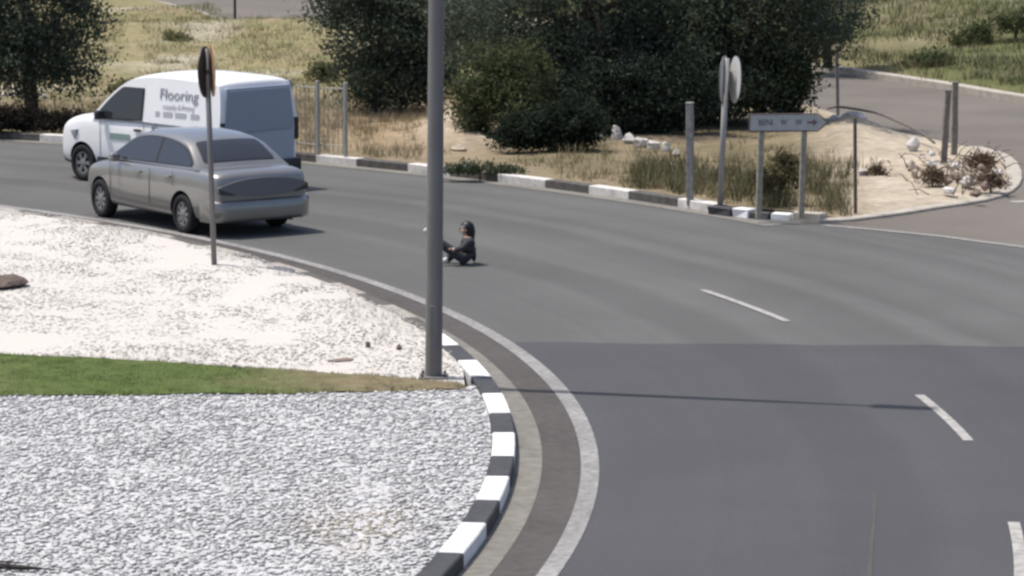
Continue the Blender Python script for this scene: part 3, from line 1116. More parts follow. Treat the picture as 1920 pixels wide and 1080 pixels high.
# tailgate with one big dark pane, lamps at its foot
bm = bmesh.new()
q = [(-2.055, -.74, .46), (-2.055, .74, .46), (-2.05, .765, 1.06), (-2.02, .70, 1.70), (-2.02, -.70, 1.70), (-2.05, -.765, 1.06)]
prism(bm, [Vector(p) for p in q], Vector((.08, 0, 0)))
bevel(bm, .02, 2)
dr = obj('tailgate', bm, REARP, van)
bm = bmesh.new()
q = [(-2.068, -.70, .98), (-2.068, .70, .98), (-2.066, .725, 1.10), (-2.032, .665, 1.66), (-2.032, -.665, 1.66), (-2.066, -.725, 1.10)]
prism(bm, [Vector(p) for p in q], Vector((.03, 0, 0)))
bevel(bm, .008, 1)
obj('pane', bm, GLASS_V, dr)
for s in (1, -1):
    bm = bmesh.new()
    box(bm, (-2.03, s * .81, .98), (.05, .09, .36))
    bevel(bm, .02, 2)
    obj('tail_lamp', bm, TAILR, van)
bm = bmesh.new()
box(bm, (-2.06, 0, .40), (.16, 1.68, .20))
bevel(bm, .05, 3)
obj('rear_bumper', bm, TRIM, van, smooth=True)
bm = bmesh.new()
vs_ = box(bm, (1.96, 0, .46), (.38, 1.52, .40))
for v in vs_:
    if v.co.x > 2:
        v.co.y *= .78
bevel(bm, .08, 3)
obj('front_bumper', bm, TRIM, van, smooth=True)
for s in (1, -1):
    zl = lambda x: 1.105 - .02 * x
    hv.side_pane('window_surround', frange(-.17, .98, 24), lambda x: zl(x) - .02, .085, s, TRIM, van, off=.004, cut=lambda x: 1.62)
    hv.side_pane('side_window', frange(-.13, .90, 24), zl, .105, s, GLASS, van, off=.008, cut=lambda x: 1.60)
    bm = bmesh.new()
    box(bm, (.80, s * .95, 1.14), (.10, .16, .15))
    bevel(bm, .04, 3)
    obj('mirror', bm, TRIM, van, smooth=True)
    bm = bmesh.new()
    box(bm, (0, s * .868, .36), (1.9, .03, .16))
    bevel(bm, .01, 2)
    obj('sill_trim', bm, TRIM, van)
    for hx in (.88, -.20, -1.02):
        bm = bmesh.new()
        for z in (.50, .60, .70, .80, .90, 1.0):
            box(bm, (hx, s * (.8725 - max(0, z - .88) * .08), z), (.008, .004, .1))
        obj('shut_line', bm, TRIM, van)
    for hx in (-.06, -.9):
        bm = bmesh.new()
        box(bm, (hx, s * .875, .93), (.17, .03, .04))
        bevel(bm, .01, 2)
        obj('door_handle', bm, TRIM, van)
    bm = bmesh.new()
    q = [(1.74, s * .70, .62), (1.50, s * .815, .70), (1.44, s * .835, .86), (1.72, s * .76, .82)]
    prism(bm, [Vector(p) for p in q], Vector((.03, s * .05, 0)))
    bevel(bm, .012, 2)
    obj('headlight', bm, mat('lamp_glass', (.30, .30, .31), .15, spec=.6), van)


def text(name, body_, size, M, m, parent, depth=0.002, sx=1.0):
    cu = bpy.data.curves.new(name, 'FONT')
    cu.body = body_
    cu.size = size
    cu.extrude = depth
    cu.align_x = 'CENTER'
    cu.align_y = 'CENTER'
    cu.resolution_u = 3
    t = bpy.data.objects.new(name, cu)
    COL.objects.link(t)
    dg = bpy.context.evaluated_depsgraph_get()
    me = bpy.data.meshes.new_from_object(t.evaluated_get(dg))
    bpy.data.objects.remove(t, do_unlink=True)
    me.transform(M @ Matrix.Diagonal((sx, 1, 1, 1)))
    me.materials.clear()
    me.materials.append(m)
    return put(bpy.data.objects.new(name, me), parent)


def side_M(x, z, off=0.006, flip=1):
    """text frame on the left side of the van (+y)"""
    y = (hv.hw(z) + off) if z > 1.08 else .874 + off
    return Matrix(((-1, 0, 0, x), (0, 0, 1, y), (0, 1, 0, z), (0, 0, 0, 1))) @ Matrix.Rotation(-.13 if z > 1.08 else 0, 4, 'X')


text('lettering', 'Flooring', .25, side_M(-1.0, 1.545), INK, van, sx=1.12)
for w_, hx in (('supply', -.80), ('&', -1.03), ('fitting', -1.24)):
    text('lettering', w_, .12, side_M(hx, 1.36), INK2, van, sx=1.1)
for hx, hw_ in ((-.52, .10), (-.77, .22), (-1.08, .26), (-1.42, .20)):
    bm = bmesh.new()
    box(bm, (hx, hv.hw(1.22) + .004, 1.22), (hw_, .004, .10))
    obj('graphic', bm, INK2, van)
for hx in (-.44, -1.5):
    bm = bmesh.new()
    box(bm, (hx, .872, 1.0), (.07, .004, .13))
    obj('graphic', bm, INK, van)
bm = bmesh.new()
box(bm, (.38, .874, .80), (.50, .004, .10))
obj('graphic', bm, INKG, van)
bm = bmesh.new()
box(bm, (-.1, 0, .32), (3.4, 1.3, .14))
obj('underbody', bm, TRIM, van)

# ------------------------------------------------------------------ child sitting on the road
def skin_body(name, verts, edges, radii, parent, mats, pick, root=0, sub=2):
    me = bpy.data.meshes.new(name)
    me.from_pydata(verts, edges, [])
    o = bpy.data.objects.new(name, me)
    COL.objects.link(o)
    o.modifiers.new('skin', 'SKIN')
    for i, r in enumerate(radii):
        sv = me.skin_vertices[0].data[i]
        sv.radius = r if isinstance(r, tuple) else (r, r)
        sv.use_root = i == root
    o.modifiers['skin'].use_smooth_shade = True
    md = o.modifiers.new('sub', 'SUBSURF')
    md.levels = md.render_levels = sub
    dg = bpy.context.evaluated_depsgraph_get()
    m2 = bpy.data.meshes.new_from_object(o.evaluated_get(dg))
    bpy.data.objects.remove(o, do_unlink=True)
    for m in mats:
        m2.materials.append(m)
    for p in m2.polygons:
        p.material_index = pick(p.center)
        p.use_smooth = True
    return put(bpy.data.objects.new(name, m2), parent)


SKIN = mat('skin', (0.42, 0.27, 0.20), 0.55)
CLOTH = mat('dark_top', (0.05, 0.05, 0.056), 0.9, 0.2, 40)
PANTS = mat('dark_trousers', (0.04, 0.04, 0.046), 0.9, 0.2, 40)
SHOE = mat('pale_shoe', (0.55, 0.54, 0.53), 0.7)
HAIR = mat('black_hair', (0.012, 0.010, 0.010), 0.5)
cp = G(874, 496)
CH_S = 1.15
child = thing('person', 'small child in dark clothes and pale shoes fallen on the road with one leg raised', 'person', cp, 0)
child.scale = (CH_S, CH_S, CH_S)
V = [(0, 0, .085), (.005, 0, .17), (.02, 0, .27), (.025, 0, .33), (.02, 0, .365), (.005, 0, .415), (-.005, 0, .47),      # spine, neck, head
     (-.02, -.07, .10), (-.23, -.075, .235), (-.42, -.07, .385), (-.485, -.07, .455),                                     # near leg, knee up
     (-.02, .06, .085), (-.14, .11, .15), (-.235, .12, .045), (-.30, .125, .045),                                             # far leg
     (.025, -.11, .305), (-.04, -.175, .235), (-.13, -.165, .215), (-.17, -.155, .225),                                      # near arm to knee
     (.025, .10, .305), (.075, .14, .20), (.09, .15, .08), (.085, .165, .035)]                                                # far arm propped
Ed = [(0, 1), (1, 2), (2, 3), (3, 4), (4, 5), (5, 6), (0, 7), (7, 8), (8, 9), (9, 10), (0, 11), (11, 12), (12, 13), (13, 14),
      (3, 15), (15, 16), (16, 17), (17, 18), (3, 19), (19, 20), (20, 21), (21, 22)]
rad = [(.12, .125), (.12, .125), (.115, .11), (.08, .075), (.045, .045), (.078, .072), (.066, .062),
       .072, .058, .043, .036, .072, .058, .043, .036, .05, .04, .03, .02, .05, .04, .03, .02]


def pick(c):
    if (c.z > .352 and c.x > -.2) or (c.x < -.135 and c.y < -.141 and c.x > -.22) or (c.y > .15 and c.z < .05):
        return 0
    if c.x < -.40 or (c.x < -.215 and c.z < .10):
        return 3
    if c.z < .125 or (c.x < -.085 and c.y > -.128):
        return 2
    return 1


bodyo = skin_body('body', V, Ed, rad, child, [SKIN, CLOTH, PANTS, SHOE], pick)
child.location.z -= CH_S * min(v.co.z for v in bodyo.data.vertices) + .012
bm = bmesh.new()
bmesh.ops.create_uvsphere(bm, u_segments=20, v_segments=14, radius=1, matrix=Matrix.Translation((.012, 0, .452)) @ Matrix.Diagonal((.088, .084, .085, 1)))
bmesh.ops.delete(bm, geom=[v for v in bm.verts if v.co.x < -.028 and v.co.z < .478], context='VERTS')
for v in bm.verts:
    if v.co.x > .02 and v.co.z < .44:
        v.co.z -= (.44 - v.co.z) * 2.2
        v.co.x += .012
obj('hair', bm, HAIR, child, smooth=True)
for s in (1, -1):
    bm = bmesh.new()
    bmesh.ops.create_icosphere(bm, subdivisions=2, radius=.009, matrix=Matrix.Translation((-.074, s * .028, .444)))
    obj('eye', bm, HAIR, child, smooth=True)
    bm = bmesh.new()
    bmesh.ops.create_icosphere(bm, subdivisions=2, radius=1, matrix=Matrix.Translation((.0, s * .075, .435)) @ Matrix.Diagonal((.014, .010, .02, 1)))
    obj('ear', bm, SKIN, child, smooth=True)
bm = bmesh.new()
bmesh.ops.create_icosphere(bm, subdivisions=2, radius=1, matrix=Matrix.Translation((-.083, 0, .425)) @ Matrix.Diagonal((.013, .010, .012, 1)))
obj('nose', bm, SKIN, child, smooth=True)
bm = bmesh.new()
bmesh.ops.create_icosphere(bm, subdivisions=2, radius=1, matrix=Matrix.Translation((-.073, 0, .398)) @ Matrix.Diagonal((.008, .018, .005, 1)))
obj('mouth', bm, mat('lips', (.28, .12, .10), .5), child, smooth=True)
for (hx, hy, hz), side in (((-.178, -.155, .228), -1), ((.085, .168, .03), 1)):
    bm = bmesh.new()
    for k in range(4):
        yy = (k - 1.5) * .009
        if side < 0:
            tube(bm, [(hx + .012, hy + yy, hz), (hx - .012, hy + yy, hz + .004), (hx - .027 + .003 * abs(k - 1), hy + yy, hz - .008)], [.0055, .005, .004], 6)
        else:
            tube(bm, [(hx + yy, hy - .008, hz), (hx + yy, hy + .012, hz - .012), (hx + yy, hy + .032 - .003 * abs(k - 1), hz - .022)], [.0055, .005, .004], 6)
    tube(bm, [(hx + .008, hy + side * .012, hz), (hx - .008, hy + side * .024, hz - .004), (hx - .016, hy + side * .027, hz - .008)], [.006, .005, .004], 6)
    obj('fingers', bm, SKIN, child, smooth=True)


# ------------------------------------------------------------------ posts, signs, lamp
def lean(o, dx):
    o.rotation_euler.y = dx


# street lamp on the island edge: its arm and head are above the frame, their shadow falls across the road
pb = G(813, 706, 0.11)
lamp = thing('street_lamp', 'tall grey steel street lamp post standing on the island edge by the turf tip', 'street lamp', (pb.x, pb.y, .10), 0)
lamp.rotation_euler.y = 0.011
bm = bmesh.new()
tube(bm, [(0, 0, .02), (0, 0, .75), (0, 0, 2.5), (0, 0, 5.5), (0, 0, 9.2)], [.090, .088, .084, .078, .060], 28)
pole = obj('pole', bm, STEEL, lamp, smooth=True)
pole.data.set_sharp_from_angle(angle=R(50))
bm = bmesh.new()
box(bm, (0, 0, .012), (.30, .30, .024))
bevel(bm, .004, 1)
base = obj('base_plate', bm, STEEL, lamp)
for sx_ in (1, -1):
    for sy_ in (1, -1):
        bm = bmesh.new()
        bmesh.ops.create_cone(bm, cap_ends=True, segments=6, radius1=.016, radius2=.016, depth=.03, matrix=Matrix.Translation((sx_ * .115, sy_ * .115, .038)))
        obj('bolt', bm, STEEL_D, base)
bm = bmesh.new()
box(bm, (0, -.087, .62), (.085, .012, .30))
bevel(bm, .004, 1)
obj('access_door', bm, STEEL, lamp)
a0 = Vector((SH.x, SH.y, 0)).normalized()
bm = bmesh.new()
tube(bm, [(0, 0, 9.1), a0 * .06 + Vector((0, 0, 9.35)), a0 * .3 + Vector((0, 0, 9.55)), a0 * .85 + Vector((0, 0, 9.65))], [.055, .05, .04, .032], 14)
obj('arm', bm, STEEL, lamp, smooth=True)
bm = bmesh.new()
box(bm, (0, 0, 0), (.66, .24, .10))
for v in bm.verts:
    if v.co.x > 0:
        v.co.y *= .8
        v.co.z *= .6
bmesh.ops.rotate(bm, verts=bm.verts, cent=(0, 0, 0), matrix=Matrix.Rotation(math.atan2(a0.y, a0.x), 3, 'Z'))
bmesh.ops.translate(bm, verts=bm.verts, vec=a0 * 1.06 + Vector((0, 0, 9.70)))
bevel(bm, .03, 3)
hd = obj('lamp_head', bm, STEEL, lamp, smooth=True)
bm = bmesh.new()
bmesh.ops.create_cube(bm, size=1, matrix=Matrix.Translation(a0 * 1.04 + Vector((0, 0, 9.645))) @ Matrix.Rotation(math.atan2(a0.y, a0.x), 4, 'Z') @ Matrix.Diagonal((.42, .15, .02, 1)))
obj('lens', bm, mat('lamp_lens', (.6, .6, .58), .3), hd)


def disc(bm, c, r, t, rot):
    bmesh.ops.create_cone(bm, cap_ends=True, segments=36, radius1=r, radius2=r, depth=t, matrix=Matrix.Translation(c) @ rot.to_matrix().to_4x4())


# thin sign on the island, seen almost edge on
q = G(402, 503, .13)
sgn = thing('road_sign', 'thin sign post with round sign seen edge on, standing in the white pebbles', 'road sign', (q.x, q.y, .10), 0)
sgn.rotation_euler.y = -0.022
bm = bmesh.new()
tube(bm, [(0, 0, -.02), (0, 0, 2.88)], .036, 16)
obj('post', bm, mat('grey_post', (.17, .165, .165), .5, metal=.2), sgn, smooth=True)
SR = Euler((R(90), 0, R(80)))
bm = bmesh.new()
disc(bm, (-.03, -.01, 2.58), .33, .014, SR)
plate = obj('sign_plate', bm, mat('sign_back', (.05, .045, .05), .5, metal=.2), sgn)
SR = Euler((R(90), 0, R(101)))
bm = bmesh.new()
disc(bm, (.065, -.01, 2.60), .34, .014, SR)
plate = obj('sign_plate', bm, mat('sign_tan', (.40, .26, .15), .55), sgn)
bm = bmesh.new()
box(bm, (.02, -.005, 2.58), (.09, .085, .05))
bevel(bm, .005, 1)
obj('clamp', bm, STEEL_D, sgn)

# round sign pair on the far verge
q = G(1350, 386, .12)
sg2 = thing('road_sign', 'pale post with two round grey sign plates, left of the arrow board', 'road sign', (q.x, q.y, .10), 0)
sg2.rotation_euler.y = 0.036
bm = bmesh.new()
tube(bm, [(0, 0, -.02), (0, 0, 2.26)], .045, 16)
obj('post', bm, mat('pale_post', (.36, .35, .33), .55, metal=.1), sg2, smooth=True)
for dx, rz, nm in ((-.03, 76, 0), (.15, 100, 1)):
    rr = Euler((R(90), 0, R(rz)))
    bm = bmesh.new()
    disc(bm, (dx, .055 if nm == 0 else .04, 1.94), .355, .02, rr)
    p_ = obj('sign_plate', bm, mat('sign_grey', (.56, .56, .55), .5, .08, 6), sg2)
    bm = bmesh.new()
    nn = rr.to_matrix() @ Vector((0, 0, 1))
    for t_ in (-1, 1):
        disc(bm, Vector((dx, .055 if nm == 0 else .04, 1.94)) + nn * t_ * .0 , .362, .012, rr)
    bmesh.ops.remove_doubles(bm, verts=bm.verts, dist=1e-5)
    obj('rim', bm, TRIM, p_)

# arrow board on two wooden posts
qa, qb = G(1421, 407, .1), G(1500, 405, .1)
brd = thing('arrow_board', 'white direction board pointing right on two wooden posts at the road corner', 'sign', ((qa.x + qb.x) / 2, (qa.y + qb.y) / 2, .09), 0)
bd_rz = math.atan2(qb.y - qa.y, qb.x - qa.x) * .35
brd.rotation_euler.z = bd_rz
hw_ = (qb.x - qa.x) / 2 / math.cos(bd_rz)
for i, xx in enumerate((-hw_, hw_)):
    bm = bmesh.new()
    box(bm, (xx + .02, .05, .66), (.085, .085, 1.36))
    for v in bm.verts:
        if v.co.z > 1:
            v.co.x += .03
    bevel(bm, .008, 1)
    obj('post', bm, WOODP, brd)
L0, L1, Z0, Z1 = -.445, .70, 1.29, 1.52
bm = bmesh.new()
prism(bm, [Vector(p) for p in ((L0, -.005, Z0), (L1 - .15, -.005, Z0), (L1, -.005, (Z0 + Z1) / 2), (L1 - .15, -.005, Z1), (L0, -.005, Z1))], Vector((0, .012, 0)))
bp = obj('board', bm, mat('board_white', (.47, .465, .44), .6, .1, 12), brd)
bm = bmesh.new()
e = .022
ins = [(L0 - .012, Z0 - .012), (L1 - .14, Z0 - .012), (L1 + .018, (Z0 + Z1) / 2), (L1 - .14, Z1 + .012), (L0 - .012, Z1 + .012)]
for a, b in zip(ins, ins[1:] + ins[:1]):
    tube(bm, [(a[0], -.004, a[1]), (b[0], -.004, b[1])], .011, 6)
obj('border', bm, mat('board_border', (.13, .10, .095), .6), bp)


def flat_text(nm, s_, size, c, m, parent, sx=1.0):
    M = Matrix(((1, 0, 0, c[0]), (0, 0, -1, c[1]), (0, 1, 0, c[2]), (0, 0, 0, 1)))
    return text(nm, s_, size, M, m, parent, sx=sx)


INKB = mat('ink_board', (.11, .115, .13), .6)
flat_text('lettering', 'BENI', .125, (L0 + .23, -.008, 1.405), INKB, bp, sx=.85)
flat_text('lettering', 'W', .12, (L0 + .50, -.008, 1.405), INKB, bp, sx=.8)
flat_text('lettering', 'W', .12, (L0 + .72, -.008, 1.405), INKB, bp, sx=.8)
bm = bmesh.new()
prism(bm, [Vector(p) for p in ((.40, -.0065, 1.39), (.49, -.0065, 1.39), (.49, -.0065, 1.35), (.56, -.0065, 1.405), (.49, -.0065, 1.46), (.49, -.0065, 1.42), (.40, -.0065, 1.42))], Vector((0, -.002, 0)))
obj('arrow_mark', bm, mat('ink_red', (.20, .12, .12), .6), bp)


def post(px, py, ptop, wd, m, label, name='wooden_post', cat='post', tilt=0.0, round_=False, group=None, zb=.09):
    q = G(px, py, zb + .02)
    sc = FPX / math.hypot(q.y, CAM_H)
    h = (py - ptop) / sc / math.cos(TILT) + .02
    o = thing(name, label, cat, (q.x, q.y, zb), random.uniform(-.3, .3) if not round_ else 0, group)
    o.rotation_euler.y = tilt
    bm = bmesh.new()
    if round_:
        tube(bm, [(0, 0, -.03), (0, 0, h)], wd / 2, 10)
        bm.normal_update()
    else:
        box(bm, (0, 0, h / 2 - .02), (wd, wd, h + .04))
        bmesh.ops.subdivide_edges(bm, edges=[e for e in bm.edges if abs(e.verts[0].co.z - e.verts[1].co.z) > .3], cuts=4)
        for v in bm.verts:
            v.co.x += random.uniform(-.008, .008)
            v.co.y += random.uniform(-.008, .008)
        bevel(bm, .01, 1)
    p = obj('shaft', bm, m, o, smooth=round_)
    if round_:
        p.data.set_sharp_from_angle(angle=R(50))
    bm = bmesh.new()
    if round_:
        bmesh.ops.create_cone(bm, cap_ends=True, segments=10, radius1=wd * .6, radius2=wd * .4, depth=.03, matrix=Matrix.Translation((0, 0, h + .01)))
    else:
        box(bm, (0, 0, h + .008), (wd * 1.12, wd * 1.12, .03))
        bevel(bm, .008, 1)
    obj('cap', bm, m, o)
    return o, h


GP = mat('grey_wood', (.27, .26, .245), .9, .25, 14, bump=.4, bscale=40)
GP2 = mat('brown_wood', (.21, .185, .16), .9, .25, 14, bump=.4, bscale=40)
post(1294, 378, 196, .105, GP, 'weathered grey wooden post on the verge left of the round sign pair', tilt=-.012)
post(1604, 393, 224, .055, mat('rusty_post', (.13, .105, .085), .8, .3, 20), 'thin dark metal stake right of the arrow board, in pale sand', 'metal_stake', tilt=-.02, round_=True)
pA, hA = post(1571, 213, 88, .07, GP, 'tall thin pole behind the arrow board tip at the side road', 'thin_pole', 'pole', tilt=-.03, round_=True, zb=.2)
post(1769, 305, 172, .105, GP2, 'left leaning one of the two dark posts among dead shrubs on the sand', group=None, tilt=.045, zb=.2)
pB, hB = post(1789, 292, 157, .10, GP2, 'right upright one of the two dark posts among dead shrubs on the sand', tilt=.0, zb=.2)
post(441, 64, -60, .075, STEEL_D, 'dark thin pole beside the pale road behind the van', 'thin_pole', 'pole', round_=True, zb=.3)
# slack steel cable from the pole to the posts
a, b = G(1552, 213, .2) + Vector((0, 0, .0)), G(1752, 268, .2)
a, b = a + Vector((0, 0, .10)), b + Vector((0, 0, .10))
bm = bmesh.new()
tube(bm, [a.lerp(b, t) + Vector((0, 0, .22 * (1 - abs(2 * t - 1)) ** .5 - .1 * t)) for t in frange(0, 1, 12)], .022, 8)
tag(obj('fallen_rail', bm, mat('rail_brown', (.13, .11, .095), .7, .2, 10), smooth=True), 'long thin brown rail lying between the thin pole and the two dark posts', 'rail')

# picket fence at the edge of the dry grass, right of the van
f0, f1 = G(545, 288, .12), G(648, 296, .12)
fn = thing('wire_fence', 'low grey fence of thin pickets in the dry grass right of the van', 'fence', (f0.x, f0.y, .1), math.atan2(f1.y - f0.y, f1.x - f0.x))
FL_ = (f1 - f0).length
FM = mat('fence_grey', (.34, .33, .29), .8, .2, 12)
for i in range(3):
    bm = bmesh.new()
    box(bm, (FL_ * i / 2, 0, .66), (.06, .06, 1.36))
    bevel(bm, .008, 1)
    obj('post', bm, FM, fn)
for z in (.22, 1.22):
    bm = bmesh.new()
    tube(bm, [(0, .035, z), (FL_ / 2, .035, z - .015), (FL_, .035, z)], .012, 8)
    obj('rail', bm, FM, fn)
for i in range(1, 12):
    if i == 6:
        continue
    bm = bmesh.new()
    tube(bm, [(FL_ * i / 12, .05, .06), (FL_ * i / 12 + random.uniform(-.02, .02), .05, 1.26)], .008, 6)
    obj('picket', bm, FM, fn)

# ------------------------------------------------------------------ trees and bushes
def leaf_cloud(name, lobes, n, ll, lw, tones, parent, clump=.2, shell=.45):
    """many small leaf faces gathered in clumps through the lobes' volume"""
    vol = np.array([l[3] * l[5] for l in lobes])
    allp = []
    for (cx, cy, cz, rx, ry, rz), k in zip(lobes, vol / vol.sum()):
        m = int(n * k)
        nc = max(8, m // 70)
        dirs = RNG.normal(size=(nc, 3))
        dirs /= np.linalg.norm(dirs, axis=1)[:, None]
        rad = RNG.uniform(shell, 1.0, nc) ** .7 * (1 + .16 * RNG.normal(size=nc))
        c = dirs * rad[:, None] * np.array([rx, ry, rz]) + np.array([cx, cy, cz])
        ci = RNG.integers(0, nc, m)
        tone_c = RNG.uniform(.72, 1.28, nc)
        sg_ = clump * RNG.uniform(.6, 1.3, nc)
        p = c[ci] + RNG.normal(size=(m, 3)) * sg_[ci][:, None] * np.array([1, 1, .75])
        allp.append(np.column_stack([p, tone_c[ci]]))
    q = np.concatenate(allp)
    q = q[q[:, 2] > .04]
    m = len(q)
    a = RNG.normal(size=(m, 3))
    a[:, 2] += .25
    a /= np.linalg.norm(a, axis=1)[:, None]
    b = np.cross(a, RNG.normal(size=(m, 3)))
    b /= np.linalg.norm(b, axis=1)[:, None]
    s = RNG.uniform(.6, 1.25, m)[:, None]
    p = q[:, :3]
    v = np.stack([p, p + a * ll * s * .5 + b * lw * s * .5, p + a * ll * s, p + a * ll * s * .5 - b * lw * s * .5], 1)
    F = np.arange(m * 4).reshape(m, 4)
    t = np.array(tones)
    col = t[RNG.integers(0, len(t), m)] * q[:, 3:4] * RNG.uniform(.85, 1.15, (m, 1))
    return fastmesh(name, v.reshape(-1, 3), F, LEAF, parent=parent, tint=np.repeat(col, 4, 0))


def tree(name, label, cat, px, py, lobes, n, tones, tr=.09, group=None, ll=.10, lw=.045, clump=.2, zb=.14, limbs=7, shell=.45):
    q = G(px, py, zb)
    o = thing(name, label, cat, (q.x, q.y, zb - .04), 0, group)
    bm = bmesh.new()
    c = np.array(lobes)
    top = max(l[2] for l in lobes)
    mid = c[:, :3].mean(0)
    p1 = Vector((mid[0] * .25, mid[1] * .25, top * .35))
    p2 = Vector((mid[0] * .6, mid[1] * .6, top * .75))
    tube(bm, [(0, 0, -.08), (0, 0, .15), p1, p2, (mid[0], mid[1], top * 1.15)], [tr * 1.35, tr * 1.05, tr * .85, tr * .55, tr * .2], 10)
    for i in range(limbs):
        l = lobes[i % len(lobes)]
        a = random.uniform(0, 6.28)
        e = Vector((l[0] + math.cos(a) * l[3] * .75, l[1] + math.sin(a) * l[4] * .75, max(.25, l[2] + random.uniform(-.5, .6) * l[5])))
        s_ = p1.lerp(p2, random.uniform(-.4, .9))
        s_.z = max(.12, s_.z)
        m_ = s_.lerp(e, .5) + Vector((random.uniform(-.12, .12), random.uniform(-.12, .12), random.uniform(0, .15)))
        tube(bm, [s_, m_, e], [tr * .5, tr * .3, tr * .1], 6)
    obj('trunk', bm, BARK, o, smooth=True)
    leaf_cloud('crown', lobes, n, ll, lw, tones, o, clump, shell)
    return o


DARK = [(.092, .118, .090), (.104, .130, .086), (.084, .106, .088), (.115, .135, .095)]
VDARK = [(.034, .046, .034), (.040, .052, .034), (.029, .039, .031)]  # leaf tones darkened so the colour carries the shade under the trees
MIDG = [(.08, .098, .044), (.066, .084, .038), (.095, .112, .054), (.055, .072, .034)]
LITE = [(.100, .118, .058), (.085, .102, .050), (.118, .134, .070), (.072, .088, .044)]
DRYB = [(.13, .09, .06), (.10, .07, .05), (.17, .125, .085)]
tree('broad_tree', 'widest dark tree, behind the light green bush and round sign pair', 'tree', 1105, 226,
     [(0, 0, 2.5, 2.3, 1.5, 1.7), (-1.8, .2, 2.0, 1.3, 1.2, 1.2), (1.6, .2, 2.1, 1.5, 1.2, 1.4), (.2, -.4, 1.1, 2.0, 1.0, .85), (0, .3, 4.2, 2.0, 1.4, 1.2), (-.6, -2.4, 4.6, 2.2, 1.5, .8)], 54000, DARK, .16, limbs=12)
tree('broad_tree', 'dark green tree whose crown hangs over the arrow board', 'tree', 1425, 232,
     [(0, 0, 2.5, 1.5, 1.3, 1.7), (.9, .2, 2.2, 1.0, .9, 1.2), (-1.2, .1, 1.9, 1.1, 1.0, 1.3), (.1, 0, 4.0, 1.6, 1.3, 1.1), (-.2, -.2, .9, 1.1, .8, .75), (-1.0, -.1, .5, .7, .5, .5)], 38000, DARK + MIDG[1:2], .13, limbs=10)
tree('broad_tree', 'dark tree left of the lamp post, above the dry orange grass', 'tree', 705, 208,
     [(0, 0, 1.45, 1.05, .9, 1.15), (-.45, 0, 2.7, 1.0, .9, 1.0), (.5, .2, 2.2, .95, .9, 1.1), (.35, -.1, .7, 1.05, .7, .65), (1.1, .1, .8, .6, .6, .7)], 32000, DARK, .11)
tree('broad_tree', 'dark tree rising straight behind the lamp post', 'tree', 850, 160,
     [(0, 0, 1.4, 1.3, 1.0, 1.2), (.1, .1, 2.8, 1.3, 1.0, 1.1)], 16000, DARK, .10)
tree('broad_tree', 'dark tree at the back between the two widest crowns', 'tree', 1270, 150,
     [(0, 0, 1.8, 1.7, 1.0, 1.6), (0, .1, 3.6, 1.8, 1.0, 1.3)], 18000, DARK, .12)
tree('broad_tree', 'dark tree at the far kerb of the side road, left of the green field', 'tree', 1552, 118,
     [(0, 0, 1.7, 1.05, .9, 1.3), (-.5, .2, 2.5, 1.1, .9, 1.2)], 13000, DARK, .10, zb=.3)
tree('broad_tree', 'big dark tree at the left edge of the frame, in front of the van', 'tree', 60, 222,
     [(0, 0, 2.2, 1.5, 1.2, 1.4), (.75, -.1, 1.6, .78, .8, 1.1), (-1.4, .2, 2.2, 1.3, 1.1, 1.6), (.2, 0, 3.6, 1.7, 1.3, 1.1), (-.2, -.1, 1.0, 1.3, .8, .5)], 40000, DARK, .14, limbs=10)
tree('bush', 'light green upright bush just right of the lamp post', 'bush', 945, 262,
     [(-.25, 0, 1.0, .62, .55, .72), (.35, .1, 1.15, .6, .55, .68), (0, 0, .55, .8, .6, .45), (-.62, .1, .62, .38, .4, .55)], 15000, LITE, .05, clump=.13, ll=.09, lw=.035)
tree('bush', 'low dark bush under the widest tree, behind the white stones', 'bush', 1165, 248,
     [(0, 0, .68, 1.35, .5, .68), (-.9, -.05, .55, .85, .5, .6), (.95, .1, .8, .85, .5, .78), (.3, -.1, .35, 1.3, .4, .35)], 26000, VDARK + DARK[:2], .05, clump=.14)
tree('bush', 'dark bush with shade put into its leaf colour, right of the light green bush', 'bush', 1035, 282,
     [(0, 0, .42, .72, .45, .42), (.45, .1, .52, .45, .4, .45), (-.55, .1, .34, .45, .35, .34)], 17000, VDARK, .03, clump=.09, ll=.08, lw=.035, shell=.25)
tree('broad_tree', 'low dark tree filling the gap behind the light green bush', 'tree', 1020, 222,
     [(0, 0, .85, 1.3, .7, .85), (.6, .1, 1.4, 1.0, .7, .7)], 16000, DARK, .07)
tree('broad_tree', 'low dark tree filling the gap behind the round sign pair', 'tree', 1335, 226,
     [(0, 0, .8, 1.2, .7, .8), (.2, .1, 1.5, 1.1, .7, .8)], 15000, DARK, .07)
tree('shade_hedge', 'low dark brown foliage added for the ground shade under the left tree', 'shade_hedge', 45, 246,  # dark foliage added in place of the shaded ground under the tree
     [(-1.5, 0, .24, .6, .3, .26), (-.7, 0, .26, .6, .3, .28), (0, 0, .24, .6, .3, .26), (.6, .05, .22, .5, .3, .24)], 12000, [(.035, .032, .028), (.045, .036, .03), (.03, .03, .026)], .02, clump=.08, ll=.07, lw=.035, shell=.2, limbs=10)
tree('bush', 'mid green bush between the round sign pair and the sand', 'bush', 1462, 232,
     [(0, 0, .62, .48, .45, .55), (.25, .1, 1.0, .4, .4, .42)], 8000, MIDG, .04, clump=.12)
tree('bush', 'small dark green plant low on the verge at the black and white kerb', 'bush', 900, 326,
     [(0, .1, .10, .5, .2, .10), (-.45, .15, .08, .3, .16, .08), (.45, .1, .08, .3, .16, .08)], 2600, MIDG + DARK, .012, clump=.06, ll=.06, lw=.03, limbs=4, shell=.2)
